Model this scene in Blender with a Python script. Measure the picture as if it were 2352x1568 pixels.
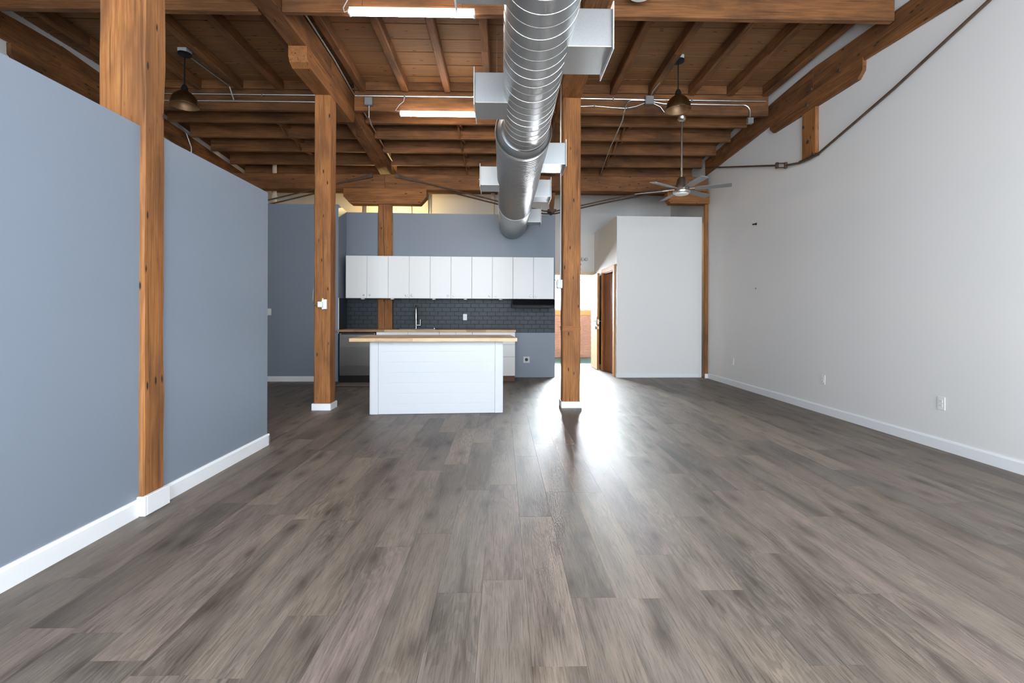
import bpy, math, random
from mathutils import Matrix, Vector

random.seed(7)
for o in list(bpy.data.objects):
    bpy.data.objects.remove(o, do_unlink=True)
S = bpy.context.scene
C = S.collection
R = math.radians

# ------------------------------------------------------------------ camera
cam_d = bpy.data.cameras.new('camera')
cam = bpy.data.objects.new('camera', cam_d)
C.objects.link(cam)
cam_d.sensor_width = 36.0
cam_d.lens = 1100.0 / 2352.0 * 36.0
cam_d.shift_y = -0.02543
cam_d.clip_start = 0.05
yaw, roll = R(1.109), R(0.184)
rt = Vector((math.cos(yaw), -math.sin(yaw), 0)); fw = Vector((math.sin(yaw), math.cos(yaw), 0)); up = Vector((0, 0, 1))
r2 = rt * math.cos(roll) + up * math.sin(roll); u2 = up * math.cos(roll) - rt * math.sin(roll)
cm = Matrix((( r2.x, u2.x, -fw.x, 0), (r2.y, u2.y, -fw.y, 0), (r2.z, u2.z, -fw.z, 1.18), (0, 0, 0, 1)))
cam.matrix_world = cm
S.camera = cam

# ------------------------------------------------------------------ world, light, exposure
S.view_settings.view_transform = 'Standard'
S.view_settings.look = 'None'
S.view_settings.gamma = 1.0
S.view_settings.use_curve_mapping = False
S.view_settings.exposure = 0.56
S.cycles.use_denoising = True
S.cycles.use_light_tree = False
S.cycles.max_bounces = 5
S.cycles.diffuse_bounces = 3
S.cycles.glossy_bounces = 3
S.cycles.transmission_bounces = 2
S.cycles.use_adaptive_sampling = True
S.cycles.adaptive_threshold = 0.10
S.cycles.adaptive_min_samples = 20
S.cycles.caustics_reflective = False
S.cycles.caustics_refractive = False
S.cycles.sample_clamp_indirect = 6.0
W = bpy.data.worlds.new('sky'); S.world = W
W.use_nodes = True
bg = W.node_tree.nodes['Background']
bg.inputs[0].default_value = (0.80, 0.90, 1.0, 1)
bg.inputs[1].default_value = 2.2

def area(name, loc, rot, sx, sy, power, col):
    l = bpy.data.lights.new(name, 'AREA'); l.shape = 'RECTANGLE'; l.size = sx; l.size_y = sy
    l.energy = power; l.color = col
    o = bpy.data.objects.new(name, l); C.objects.link(o); o.location = loc; o.rotation_euler = rot
    return o
# daylight outside the tall windows of the rear wall (behind the photographer)
DAY = (0.80, 0.90, 1.0)
for k, (wx, pw) in enumerate(((-1.08, 150), (0.92, 150), (2.86, 150), (-3.9, 22))):
    area('window_daylight', (wx, -1.045, 2.0), (R(90), 0, R(0)), 1.7, 2.9, pw, DAY)
# daylight outside the corridor window at the far end
area('corridor_daylight', (2.3, 13.95, 2.1), (R(-90), 0, 0), 3.4, 1.7, 3800, (0.86, 0.94, 1.0))

# ------------------------------------------------------------------ mesh helpers
class B:
    def __init__(self, M=None):
        self.v = []; self.f = []; self.M = M; self.att = None
    def add(self, vs, fs):
        n = len(self.v)
        if self.M is not None:
            vs = [tuple(self.M @ Vector(p)) for p in vs]
        self.v += [tuple(p) for p in vs]
        self.f += [tuple(i + n for i in f) for f in fs]
        return self
    def box(self, x0, x1, y0, y1, z0, z1, c=0.0):
        if c <= 0:
            vs = [(x, y, z) for z in (z0, z1) for y in (y0, y1) for x in (x0, x1)]
            return self.add(vs, [(0, 2, 3, 1), (4, 5, 7, 6), (0, 1, 5, 4), (2, 6, 7, 3), (0, 4, 6, 2), (1, 3, 7, 5)])
        vs = []; idx = {}
        lo, hi = (x0, y0, z0), (x1, y1, z1)
        for sx in (0, 1):
            for sy in (0, 1):
                for sz in (0, 1):
                    s = (sx, sy, sz)
                    for ax in range(3):
                        p = []
                        for k in range(3):
                            e = hi[k] if s[k] else lo[k]
                            if k != ax: e += -c if s[k] else c
                            p.append(e)
                        idx[(s, ax)] = len(vs); vs.append(tuple(p))
        fs = []
        for ax in range(3):
            a, b = (ax + 1) % 3, (ax + 2) % 3
            for sd in (0, 1):
                q = []
                for (p, r) in ((0, 0), (1, 0), (1, 1), (0, 1)):
                    s = [0, 0, 0]; s[ax] = sd; s[a] = p; s[b] = r
                    q.append(idx[(tuple(s), ax)])
                fs.append(tuple(q if sd else q[::-1]))
        for ax in range(3):
            a, b = (ax + 1) % 3, (ax + 2) % 3
            for p in (0, 1):
                for r in (0, 1):
                    s0 = [0, 0, 0]; s0[a] = p; s0[b] = r; s1 = list(s0); s1[ax] = 1
                    s0, s1 = tuple(s0), tuple(s1)
                    q = (idx[(s0, a)], idx[(s1, a)], idx[(s1, b)], idx[(s0, b)])
                    fs.append(q if p != r else q[::-1])
        for sx in (0, 1):
            for sy in (0, 1):
                for sz in (0, 1):
                    s = (sx, sy, sz); q = (idx[(s, 0)], idx[(s, 1)], idx[(s, 2)])
                    fs.append(q if (sx + sy + sz) % 2 else q[::-1])
        return self.add(vs, fs)
    def prism(self, poly, ax, a0, a1):
        """extrude a polygon of (u,v) along axis ax; for ax x:(y,z) y:(x,z) z:(x,y)"""
        def P(u, v, t):
            return {'x': (t, u, v), 'y': (u, t, v), 'z': (u, v, t)}[ax]
        n = len(poly)
        vs = [P(u, v, a0) for u, v in poly] + [P(u, v, a1) for u, v in poly]
        fs = [tuple(range(n)), tuple(range(2 * n - 1, n - 1, -1))]
        fs += [((i + 1) % n, i, i + n, (i + 1) % n + n) for i in range(n)]
        return self.add(vs, fs)
    def lathe(self, prof, o=(0, 0, 0), ax='z', n=32, cap=True):
        """prof: list of (radius, t) along axis"""
        vs = []; fs = []
        for r, t in prof:
            for k in range(n):
                a = 2 * math.pi * k / n; c, s = r * math.cos(a), r * math.sin(a)
                vs.append({'z': (o[0] + c, o[1] + s, o[2] + t), 'y': (o[0] + c, o[1] + t, o[2] + s), 'x': (o[0] + t, o[1] + c, o[2] + s)}[ax])
        for j in range(len(prof) - 1):
            for k in range(n):
                fs.append((j * n + k, j * n + (k + 1) % n, (j + 1) * n + (k + 1) % n, (j + 1) * n + k))
        if cap:
            fs.append(tuple(range(n - 1, -1, -1))); m = (len(prof) - 1) * n
            fs.append(tuple(range(m, m + n)))
        return self.add(vs, fs)
    def cyl(self, o, r, h, ax='z', n=20):
        return self.lathe([(r, 0), (r, h)], o, ax, n)
    def tube(self, pts, r, n=8, cap=True):
        pts = [Vector(p) for p in pts]; vs = []; fs = []
        t0 = (pts[1] - pts[0]).normalized()
        nrm = t0.orthogonal().normalized()
        for i, p in enumerate(pts):
            if i == 0: t = t0
            elif i == len(pts) - 1: t = (pts[i] - pts[i - 1]).normalized()
            else: t = ((pts[i] - pts[i - 1]).normalized() + (pts[i + 1] - pts[i]).normalized()).normalized()
            nrm = (nrm - t * nrm.dot(t)).normalized(); b = t.cross(nrm)
            for k in range(n):
                a = 2 * math.pi * k / n
                vs.append(p + nrm * (r * math.cos(a)) + b * (r * math.sin(a)))
        for i in range(len(pts) - 1):
            for k in range(n):
                fs.append((i * n + k, i * n + (k + 1) % n, (i + 1) * n + (k + 1) % n, (i + 1) * n + k))
        if cap:
            fs.append(tuple(range(n - 1, -1, -1))); m = (len(pts) - 1) * n; fs.append(tuple(range(m, m + n)))
        return self.add(vs, fs)
    def timber(self, p0, p1, w, h, seg=0.35, jit=0.004, c=0.010):
        """a squared timber from p0 to p1 (axis), width w sideways, height h; chamfered and slightly uneven"""
        p0, p1 = Vector(p0), Vector(p1); d = p1 - p0; L = d.length; t = d.normalized()
        if abs(t.z) > 0.9: side, top = Vector((1, 0, 0)), Vector((0, 1, 0))
        else:
            side = t.cross(Vector((0, 0, 1))).normalized(); top = side.cross(t)
        n = max(2, int(L / seg)); W2, H2 = w / 2, h / 2
        sec = [(-W2 + c, -H2), (W2 - c, -H2), (W2, -H2 + c), (W2, H2 - c), (W2 - c, H2), (-W2 + c, H2), (-W2, H2 - c), (-W2, -H2 + c)]
        vs = []; fs = []
        for i in range(n + 1):
            q = p0 + d * (i / n)
            for (a, b) in sec:
                vs.append(q + side * (a + random.uniform(-jit, jit)) + top * (b + random.uniform(-jit, jit)))
        for i in range(n):
            for k in range(8):
                fs.append((i * 8 + k, i * 8 + (k + 1) % 8, (i + 1) * 8 + (k + 1) % 8, (i + 1) * 8 + k))
        fs.append(tuple(range(7, -1, -1))); fs.append(tuple(range(n * 8, n * 8 + 8)))
        return self.add(vs, fs)
    def build(self, name, mat, parent=None, smooth=False, rnd=None):
        me = bpy.data.meshes.new(name)
        me.from_pydata(self.v, [], self.f)
        me.materials.append(mat)
        if smooth:
            me.polygons.foreach_set('use_smooth', [True] * len(me.polygons))
            try: me.set_sharp_from_angle(angle=R(38))
            except Exception: pass
        if rnd is not None:
            at = me.attributes.new('rnd', 'FLOAT', 'FACE')
            at.data.foreach_set('value', rnd if isinstance(rnd, list) else [rnd] * len(me.polygons))
        me.update()
        o = bpy.data.objects.new(name, me); C.objects.link(o)
        if parent: o.parent = parent
        return o

def tag(o, label, cat, group=None, kind=None):
    o['label'] = label; o['category'] = cat
    if group: o['group'] = group
    if kind: o['kind'] = kind
    return o
def struct(o, label, cat):
    return tag(o, label, cat, kind='structure')
def thing(name, label, cat, group=None, kind=None):
    o = bpy.data.objects.new(name, None); C.objects.link(o); o.empty_display_size = 0.1
    return tag(o, label, cat, group, kind)

# ------------------------------------------------------------------ materials
def newmat(name):
    m = bpy.data.materials.new(name); m.use_nodes = True
    nt = m.node_tree; nd = nt.nodes; b = nd['Principled BSDF']
    return m, nt, nd, b
def lin(r, g, b):
    f = lambda c: (c / 255 / 12.92) if c / 255 <= 0.04045 else ((c / 255 + 0.055) / 1.055) ** 2.4
    return (f(r), f(g), f(b), 1)
def ramp(nd, stops):
    r = nd.new('ShaderNodeValToRGB'); e = r.color_ramp.elements
    while len(e) > 1: e.remove(e[-1])
    e[0].position, e[0].color = stops[0]
    for p, c in stops[1:]:
        x = e.new(p); x.color = c
    return r
def coords(nt, nd, scale, use_obj_random=True):
    g = nd.new('ShaderNodeNewGeometry'); mp = nd.new('ShaderNodeMapping')
    mp.inputs['Scale'].default_value = scale
    if use_obj_random:
        oi = nd.new('ShaderNodeObjectInfo'); mu = nd.new('ShaderNodeVectorMath'); mu.operation = 'SCALE'
        cb = nd.new('ShaderNodeCombineXYZ')
        for i in range(3): nt.links.new(oi.outputs['Random'], cb.inputs[i])
        nt.links.new(cb.outputs[0], mu.inputs[0]); mu.inputs['Scale'].default_value = 37.0
        ad = nd.new('ShaderNodeVectorMath'); ad.operation = 'ADD'
        nt.links.new(g.outputs['Position'], ad.inputs[0]); nt.links.new(mu.outputs[0], ad.inputs[1])
        nt.links.new(ad.outputs[0], mp.inputs[0])
    else:
        nt.links.new(g.outputs['Position'], mp.inputs[0])
    return mp
def noise(nt, nd, vec, scale, detail=4, rough=0.55, dist=0.0):
    n = nd.new('ShaderNodeTexNoise'); n.inputs['Scale'].default_value = scale
    n.inputs['Detail'].default_value = detail; n.inputs['Roughness'].default_value = rough
    n.inputs['Distortion'].default_value = dist
    nt.links.new(vec, n.inputs['Vector'])
    return n
def mixc(nt, nd, a, b, fac, mode='MIX'):
    m = nd.new('ShaderNodeMix'); m.data_type = 'RGBA'; m.blend_type = mode
    for sock, v in ((m.inputs[0], fac), (m.inputs[6], a), (m.inputs[7], b)):
        if hasattr(v, 'links') or hasattr(v, 'is_linked'): nt.links.new(v, sock)
        else: sock.default_value = v
    return m.outputs[2]
def plain(name, col, rough=0.6, metal=0.0, spec=0.5, bump=0.0, bscale=60, var=0.0, vscale=3.0):
    m, nt, nd, b = newmat(name)
    b.inputs['Base Color'].default_value = col; b.inputs['Roughness'].default_value = rough
    b.inputs['Metallic'].default_value = metal; b.inputs['Specular IOR Level'].default_value = spec
    if bump or var:
        mp = coords(nt, nd, (1, 1, 1))
    if var:
        n = noise(nt, nd, mp.outputs[0], vscale, 5)
        d = tuple(max(0, c * (1 - var)) for c in col[:3]) + (1,); l = tuple(min(1, c * (1 + var)) for c in col[:3]) + (1,)
        r = ramp(nd, [(0.3, d), (0.7, l)]); nt.links.new(n.outputs['Fac'], r.inputs[0])
        nt.links.new(r.outputs[0], b.inputs['Base Color'])
    if bump:
        n2 = noise(nt, nd, mp.outputs[0], bscale, 3)
        bp = nd.new('ShaderNodeBump'); bp.inputs['Strength'].default_value = bump; bp.inputs['Distance'].default_value = 0.01
        nt.links.new(n2.outputs['Fac'], bp.inputs['Height']); nt.links.new(bp.outputs[0], b.inputs['Normal'])
    return m
def wood(name, dark, mid, light, axis, rough=0.7, stain=None, stain_amt=0.5, holes=True, grain=1.0, streak=0.5):
    """sawn timber, grain along axis"""
    m, nt, nd, b = newmat(name)
    def ax3(k): return {'x': (k, 1, 1), 'y': (1, k, 1), 'z': (1, 1, k)}[axis]
    mp = coords(nt, nd, (1, 1, 1))
    def st(k):
        q = nd.new('ShaderNodeMapping'); q.inputs['Scale'].default_value = ax3(k); nt.links.new(mp.outputs[0], q.inputs[0]); return q.outputs[0]
    # fine grain lines
    n1 = noise(nt, nd, st(0.022), 105 * grain, 3, 0.6, 0.15)
    r1 = ramp(nd, [(0.30, dark), (0.50, mid), (0.72, light)])
    nt.links.new(n1.outputs['Fac'], r1.inputs[0])
    # broad patches of wear
    n2 = noise(nt, nd, st(0.3), 4.5, 4, 0.62, 0.3)
    r2 = ramp(nd, [(0.40, (0, 0, 0, 1)), (0.68, (1, 1, 1, 1))]); nt.links.new(n2.outputs['Fac'], r2.inputs[0])
    sc = stain or tuple(c * 0.45 for c in dark[:3]) + (1,)
    mu = nd.new('ShaderNodeMath'); mu.operation = 'MULTIPLY'; mu.inputs[1].default_value = stain_amt
    nt.links.new(r2.outputs[0], mu.inputs[0])
    col = mixc(nt, nd, mixc(nt, nd, r1.outputs[0], mid, 0.35), sc, mu.outputs[0])
    # dark checks along the grain
    n3 = noise(nt, nd, st(0.03), 34, 2, 0.5, 0.1)
    r3 = ramp(nd, [(0.62, (0, 0, 0, 1)), (0.70, (1, 1, 1, 1))]); nt.links.new(n3.outputs['Fac'], r3.inputs[0])
    mu3 = nd.new('ShaderNodeMath'); mu3.operation = 'MULTIPLY'; mu3.inputs[1].default_value = streak
    nt.links.new(r3.outputs[0], mu3.inputs[0])
    col = mixc(nt, nd, col, tuple(c * 0.30 for c in dark[:3]) + (1,), mu3.outputs[0])
    if holes:
        v = nd.new('ShaderNodeTexVoronoi'); v.inputs['Scale'].default_value = 17.0
        nt.links.new(st(0.3), v.inputs['Vector'])
        r4 = ramp(nd, [(0.08, (1, 1, 1, 1)), (0.17, (0, 0, 0, 1))]); nt.links.new(v.outputs['Distance'], r4.inputs[0])
        sx = nd.new('ShaderNodeSeparateColor'); nt.links.new(v.outputs['Color'], sx.inputs[0])
        gt = nd.new('ShaderNodeMath'); gt.operation = 'GREATER_THAN'; gt.inputs[1].default_value = 0.42; nt.links.new(sx.outputs[0], gt.inputs[0])
        m4 = nd.new('ShaderNodeMath'); m4.operation = 'MULTIPLY'; nt.links.new(r4.outputs[0], m4.inputs[0]); nt.links.new(gt.outputs[0], m4.inputs[1])
        col = mixc(nt, nd, col, (0.022, 0.012, 0.007, 1), m4.outputs[0])
    nt.links.new(col, b.inputs['Base Color'])
    b.inputs['Roughness'].default_value = rough; b.inputs['Specular IOR Level'].default_value = 0.3
    return m

MAT = {}
MAT['white_wall'] = plain('white wall paint', (0.760, 0.738, 0.712, 1), 0.6)
MAT['blue_wall'] = plain('slate blue wall paint', lin(127, 136, 147), 0.42, spec=0.45)
MAT['trim'] = plain('white trim paint', (0.80, 0.80, 0.80, 1), 0.35)
MAT['island'] = plain('white island paint', (0.60, 0.61, 0.63, 1), 0.45)
MAT['cab'] = plain('white cabinet front', (0.82, 0.815, 0.80, 1), 0.35)
MAT['cab_in'] = plain('cabinet carcass', (0.60, 0.60, 0.59, 1), 0.5)
for ax in 'xyz':
    MAT['post_' + ax] = wood('old post timber ' + ax, lin(112, 68, 34), lin(154, 100, 55), lin(182, 128, 76), ax, stain=lin(100, 64, 38), stain_amt=0.75)
    MAT['beam_' + ax] = wood('old beam timber ' + ax, lin(92, 56, 29), lin(132, 86, 49), lin(160, 110, 67), ax, stain=lin(70, 46, 29), stain_amt=0.8)
    MAT['joist_' + ax] = wood('joist timber ' + ax, lin(88, 54, 29), lin(126, 82, 47), lin(154, 106, 64), ax, stain=lin(66, 44, 28), stain_amt=0.8, holes=False)
    MAT['deck_' + ax] = wood('roof deck board ' + ax, lin(112, 74, 44), lin(136, 94, 58), lin(152, 110, 72), ax, stain=lin(114, 88, 64), stain_amt=0.6, streak=0.1, grain=0.5, holes=True)
MAT['oak_frame'] = wood('oak door frame', lin(170, 112, 58), lin(196, 138, 80), lin(214, 160, 100), 'z', holes=False, stain_amt=0.2, streak=0.2)
MAT['brown_door'] = wood('brown wooden door', lin(110, 62, 34), lin(146, 90, 54), lin(166, 110, 70), 'z', rough=0.65, holes=False, stain_amt=0.3)
MAT['birch'] = wood('pale birch door', lin(205, 180, 146), lin(222, 200, 168), lin(232, 214, 186), 'z', rough=0.35, holes=False, stain=lin(210, 190, 160), stain_amt=0.3, streak=0.1)
MAT['galv'] = None
def galv():
    m, nt, nd, b = newmat('galvanised sheet steel')
    mp = coords(nt, nd, (1, 1, 1))
    v = nd.new('ShaderNodeTexVoronoi'); v.inputs['Scale'].default_value = 220; nt.links.new(mp.outputs[0], v.inputs['Vector'])
    r = ramp(nd, [(0.0, (0.42, 0.43, 0.43, 1)), (1.0, (0.47, 0.48, 0.48, 1))]); nt.links.new(v.outputs['Color'], r.inputs[0])
    nt.links.new(r.outputs[0], b.inputs['Base Color']); b.inputs['Metallic'].default_value = 1.0
    b.inputs['Roughness'].default_value = 0.44
    return m
MAT['galv'] = galv()
MAT['seam'] = plain('bright steel seam', (0.62, 0.58, 0.52, 1), 0.45, 0.8)
MAT['flange'] = plain('pale register flange', (0.78, 0.77, 0.74, 1), 0.4, 0.6)
MAT['emt'] = plain('steel conduit', (0.62, 0.62, 0.60, 1), 0.35, 1.0)
MAT['box_steel'] = plain('grey junction box', (0.33, 0.33, 0.32, 1), 0.5, 0.7)
MAT['iron'] = plain('rusty iron rod', lin(92, 72, 58), 0.65, 0.4, var=0.35, vscale=8)
MAT['nickel'] = plain('brushed nickel', (0.66, 0.62, 0.57, 1), 0.28, 1.0)
MAT['chrome'] = plain('chrome', (0.82, 0.82, 0.82, 1), 0.15, 1.0)
MAT['blade'] = plain('grey fan blade', lin(128, 126, 124), 0.4, 0.1)
MAT['bronze'] = plain('antique bronze shade', lin(138, 112, 78), 0.36, 1.0, var=0.15, vscale=20)
MAT['shade_in'] = plain('brass shade lining', lin(150, 116, 84), 0.45, 0.6)
MAT['black'] = plain('black metal', (0.010, 0.010, 0.011, 1), 0.5, spec=0.2)
MAT['black_gloss'] = plain('black enamel', (0.008, 0.008, 0.010, 1), 0.25, spec=0.3)
MAT['tile'] = plain('charcoal glazed tile', lin(42, 49, 55), 0.42, spec=0.3, var=0.14, vscale=14)
MAT['grout'] = plain('black grout', (0.010, 0.011, 0.013, 1), 0.8)
MAT['steel'] = plain('stainless steel', (0.13, 0.12, 0.11, 1), 0.36, 1.0, var=0.05, vscale=2)
MAT['plastic'] = plain('white plastic', (0.78, 0.77, 0.74, 1), 0.35)
MAT['plastic_grey'] = plain('grey plastic', (0.55, 0.56, 0.57, 1), 0.4)
MAT['toe'] = plain('brown toe kick', lin(110, 72, 52), 0.6)
MAT['mat_dark'] = plain('dark mat', (0.02, 0.02, 0.022, 1), 0.8)
MAT['mat_pale'] = plain('pale mat stripe', lin(168, 156, 146), 0.8)
MAT['green_floor'] = plain('green corridor floor', lin(38, 108, 104), 0.35, var=0.05)
MAT['brick'] = plain('red brick', lin(176, 122, 100), 0.85, var=0.25, vscale=5, bump=0.3, bscale=50)
MAT['mortar'] = plain('mortar', lin(190, 160, 140), 0.9)
MAT['red'] = plain('red sign face', (0.75, 0.04, 0.03, 1), 0.4)
MAT['pipe'] = plain('cream painted pipe', lin(205, 192, 170), 0.5)
MAT['dark_glass'] = plain('dark glass panel', (0.05, 0.045, 0.05, 1), 0.08, 0.0, 0.9)
MAT['hole'] = plain('black socket', (0.01, 0.01, 0.01, 1), 0.6)

def emit(name, col, s):
    m, nt, nd, b = newmat(name)
    b.inputs['Base Color'].default_value = (0.9, 0.9, 0.9, 1)
    b.inputs['Emission Color'].default_value = col; b.inputs['Emission Strength'].default_value = s
    return m
MAT['tube'] = emit('lit fluorescent diffuser', (1.0, 0.89, 0.77, 1), 42.0)
MAT['warm'] = emit('lit warm lamp', (1.0, 0.70, 0.29, 1), 120.0)

def glass():
    m, nt, nd, b = newmat('window glass')
    out = nd['Material Output']; nd.remove(b)
    t = nd.new('ShaderNodeBsdfTransparent'); g = nd.new('ShaderNodeBsdfGlossy'); g.inputs['Roughness'].default_value = 0.02
    f = nd.new('ShaderNodeFresnel'); f.inputs['IOR'].default_value = 1.45
    mx = nd.new('ShaderNodeMixShader'); nt.links.new(f.outputs[0], mx.inputs[0]); nt.links.new(t.outputs[0], mx.inputs[1]); nt.links.new(g.outputs[0], mx.inputs[2])
    nt.links.new(mx.outputs[0], out.inputs[0]); return m
MAT['glass'] = glass()

def floor_mat():
    m, nt, nd, b = newmat('grey oak vinyl plank')
    at = nd.new('ShaderNodeAttribute'); at.attribute_name = 'rnd'
    g = nd.new('ShaderNodeNewGeometry')
    mu = nd.new('ShaderNodeMath'); mu.operation = 'MULTIPLY'; mu.inputs[1].default_value = 53.0; nt.links.new(at.outputs['Fac'], mu.inputs[0])
    cb = nd.new('ShaderNodeCombineXYZ'); nt.links.new(mu.outputs[0], cb.inputs[1]); nt.links.new(mu.outputs[0], cb.inputs[2])
    ad = nd.new('ShaderNodeVectorMath'); ad.operation = 'ADD'; nt.links.new(g.outputs['Position'], ad.inputs[0]); nt.links.new(cb.outputs[0], ad.inputs[1])
    def mapped(s):
        mp = nd.new('ShaderNodeMapping'); mp.inputs['Scale'].default_value = s; nt.links.new(ad.outputs[0], mp.inputs[0]); return mp.outputs[0]
    # fine grain lines
    n1 = noise(nt, nd, mapped((1, 0.04, 1)), 190, 4, 0.7, 0.2)
    # cathedral rings
    n2 = noise(nt, nd, mapped((1, 0.16, 1)), 7.0, 3, 0.5, 0.3)
    wv = nd.new('ShaderNodeMath'); wv.operation = 'MULTIPLY'; wv.inputs[1].default_value = 95; nt.links.new(n2.outputs['Fac'], wv.inputs[0])
    sn = nd.new('ShaderNodeMath'); sn.operation = 'SINE'; nt.links.new(wv.outputs[0], sn.inputs[0])
    # large soft blotches
    n3 = noise(nt, nd, mapped((1.7, 0.22, 1)), 5.5, 3, 0.5, 0.4)
    # per-plank tint
    pr = ramp(nd, [(0.0, lin(96, 86, 77)), (0.2, lin(114, 101, 89)), (0.4, lin(100, 92, 84)), (0.55, lin(125, 111, 98)), (0.7, lin(107, 94, 88)), (0.85, lin(117, 105, 93)), (1.0, lin(90, 83, 77))])
    pr.color_ramp.interpolation = 'LINEAR'; nt.links.new(at.outputs['Fac'], pr.inputs[0])
    col = pr.outputs[0]
    r3 = ramp(nd, [(0.30, (0.58, 0.56, 0.55, 1)), (0.48, (0.98, 0.98, 0.98, 1)), (0.72, (1.25, 1.22, 1.17, 1))]); nt.links.new(n3.outputs['Fac'], r3.inputs[0])
    col = mixc(nt, nd, col, r3.outputs[0], 1.0, 'MULTIPLY')
    r1 = ramp(nd, [(0.34, (0.56, 0.54, 0.52, 1)), (0.50, (0.98, 0.98, 0.98, 1)), (0.66, (1.20, 1.19, 1.17, 1))]); nt.links.new(n1.outputs['Fac'], r1.inputs[0])
    col = mixc(nt, nd, col, r1.outputs[0], 1.0, 'MULTIPLY')
    r2 = ramp(nd, [(0.0, (0.80, 0.79, 0.78, 1)), (0.35, (1, 1, 1, 1))]); nt.links.new(sn.outputs[0], r2.inputs[0])
    r2b = ramp(nd, [(0.47, (0, 0, 0, 1)), (0.60, (1, 1, 1, 1))])
    n4 = noise(nt, nd, mapped((1, 0.4, 1)), 4.0, 2, 0.5); nt.links.new(n4.outputs['Fac'], r2b.inputs[0])
    col = mixc(nt, nd, col, mixc(nt, nd, col, r2.outputs[0], 1.0, 'MULTIPLY'), r2b.outputs[0])
    # knots
    v = nd.new('ShaderNodeTexVoronoi'); v.voronoi_dimensions = '2D'; v.inputs['Scale'].default_value = 3.0; nt.links.new(mapped((1, 0.42, 1)), v.inputs['Vector'])
    rk = ramp(nd, [(0.03, (0.38, 0.35, 0.33, 1)), (0.07, (0.66, 0.64, 0.62, 1)), (0.19, (1, 1, 1, 1))]); nt.links.new(v.outputs['Distance'], rk.inputs[0])
    col = mixc(nt, nd, col, rk.outputs[0], 0.8, 'MULTIPLY')
    nt.links.new(col, b.inputs['Base Color'])
    rr = ramp(nd, [(0.3, (0.44, 0.44, 0.44, 1)), (0.7, (0.58, 0.58, 0.58, 1))]); nt.links.new(n1.outputs['Fac'], rr.inputs[0])
    nt.links.new(rr.outputs[0], b.inputs['Roughness']); b.inputs['Specular IOR Level'].default_value = 0.5
    bp = nd.new('ShaderNodeBump'); bp.inputs['Strength'].default_value = 0.28; bp.inputs['Distance'].default_value = 0.004
    nt.links.new(n1.outputs['Fac'], bp.inputs['Height']); nt.links.new(bp.outputs[0], b.inputs['Normal'])
    return m
MAT['plank'] = floor_mat()
MAT['underlay'] = plain('dark underlay', (0.03, 0.028, 0.026, 1), 0.9)

def block_mat():
    m, nt, nd, b = newmat('acacia butcher block')
    tc = nd.new('ShaderNodeTexCoord')
    at = nd.new('ShaderNodeAttribute'); at.attribute_name = 'rnd'
    pr = ramp(nd, [(0.0, lin(205, 170, 126)), (0.25, lin(222, 190, 148)), (0.45, lin(172, 128, 88)), (0.6, lin(228, 198, 158)), (0.75, lin(146, 104, 72)), (0.9, lin(210, 176, 132)), (1.0, lin(176, 134, 96))])
    nt.links.new(at.outputs['Fac'], pr.inputs[0])
    g = nd.new('ShaderNodeNewGeometry'); mp = nd.new('ShaderNodeMapping'); mp.inputs['Scale'].default_value = (0.06, 1, 1)
    nt.links.new(g.outputs['Position'], mp.inputs[0])
    n = noise(nt, nd, mp.outputs[0], 60, 5, 0.6, 0.5)
    r = ramp(nd, [(0.3, (0.80, 0.77, 0.73, 1)), (0.6, (1.05, 1.04, 1.02, 1))]); nt.links.new(n.outputs['Fac'], r.inputs[0])
    nt.links.new(mixc(nt, nd, pr.outputs[0], r.outputs[0], 1.0, 'MULTIPLY'), b.inputs['Base Color'])
    b.inputs['Roughness'].default_value = 0.45
    return m
MAT['block'] = block_mat()

# ================================================================== the setting
def struct_box(name, label, cat, mat, boxes, M=None):
    b = B(M)
    for q in boxes: b.box(*q)
    return struct(b.build(name, mat), label, cat)

XL, XR, XF = -2.13, 3.90, -5.38          # partition face, right wall, far left wall
# ---- floor of planks
fl = B().box(XF - 0.1, XR + 0.1, -1.2, 11.07, -0.12, -0.006).build('floor', MAT['underlay'])
struct(fl, 'grey brown wood plank floor of the whole loft', 'floor')
PW, X0 = 0.188, 0.290
known = {-3: 2.041, -4: 3.797, -1: 1.608, 0: 1.998, -2: 2.137, -6: 3.094, -7: 3.97, -8: 2.787, -5: 2.45, 1: 1.99, 4: 2.80, 8: 2.79, 5: 2.36}
planks = []
kmin = math.floor((XF - X0) / PW); kmax = math.floor((XR - X0) / PW)
rng = random.Random(3)
for k in range(kmin, kmax + 1):
    ph = known.get(k, rng.uniform(0, 1.2)) % 1.2
    y = ph - 1.2 * 2
    while y < 11.05:
        y0, y1 = max(y, -0.99), min(y + 1.2, 11.05)
        x0, x1 = max(X0 + k * PW, XF), min(X0 + (k + 1) * PW, XR)
        if y1 - y0 > 0.05 and x1 - x0 > 0.02:
            planks.append((x0, x1, y0, y1, rng.random()))
        y += 1.2
def plank_rank(p):
    cx, cy = (p[0] + p[1]) / 2, (p[2] + p[3]) / 2
    vis = cy > 0.9 and abs(cx) < cy * 1.15 + 0.3
    if cx < XL and cy < 4.6 + (XL - cx): vis = False
    return (0 if vis else 100) + max(cy, 0.5)
planks.sort(key=plank_rank)
g = 0.0004
rest = B(); rest_r = []
for i, (x0, x1, y0, y1, r) in enumerate(planks):
    if i < 300:
        B().box(x0 + g, x1 - g, y0 + g, y1 - g, -0.006, 0.0).build('plank', MAT['plank'], fl, rnd=r)
    else:
        n0 = len(rest.f); rest.box(x0 + g, x1 - g, y0 + g, y1 - g, -0.006, 0.0); rest_r += [r] * (len(rest.f) - n0)
ro = rest.build('plank_field', MAT['plank'], fl, rnd=rest_r); ro['kind'] = 'stuff'

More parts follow.
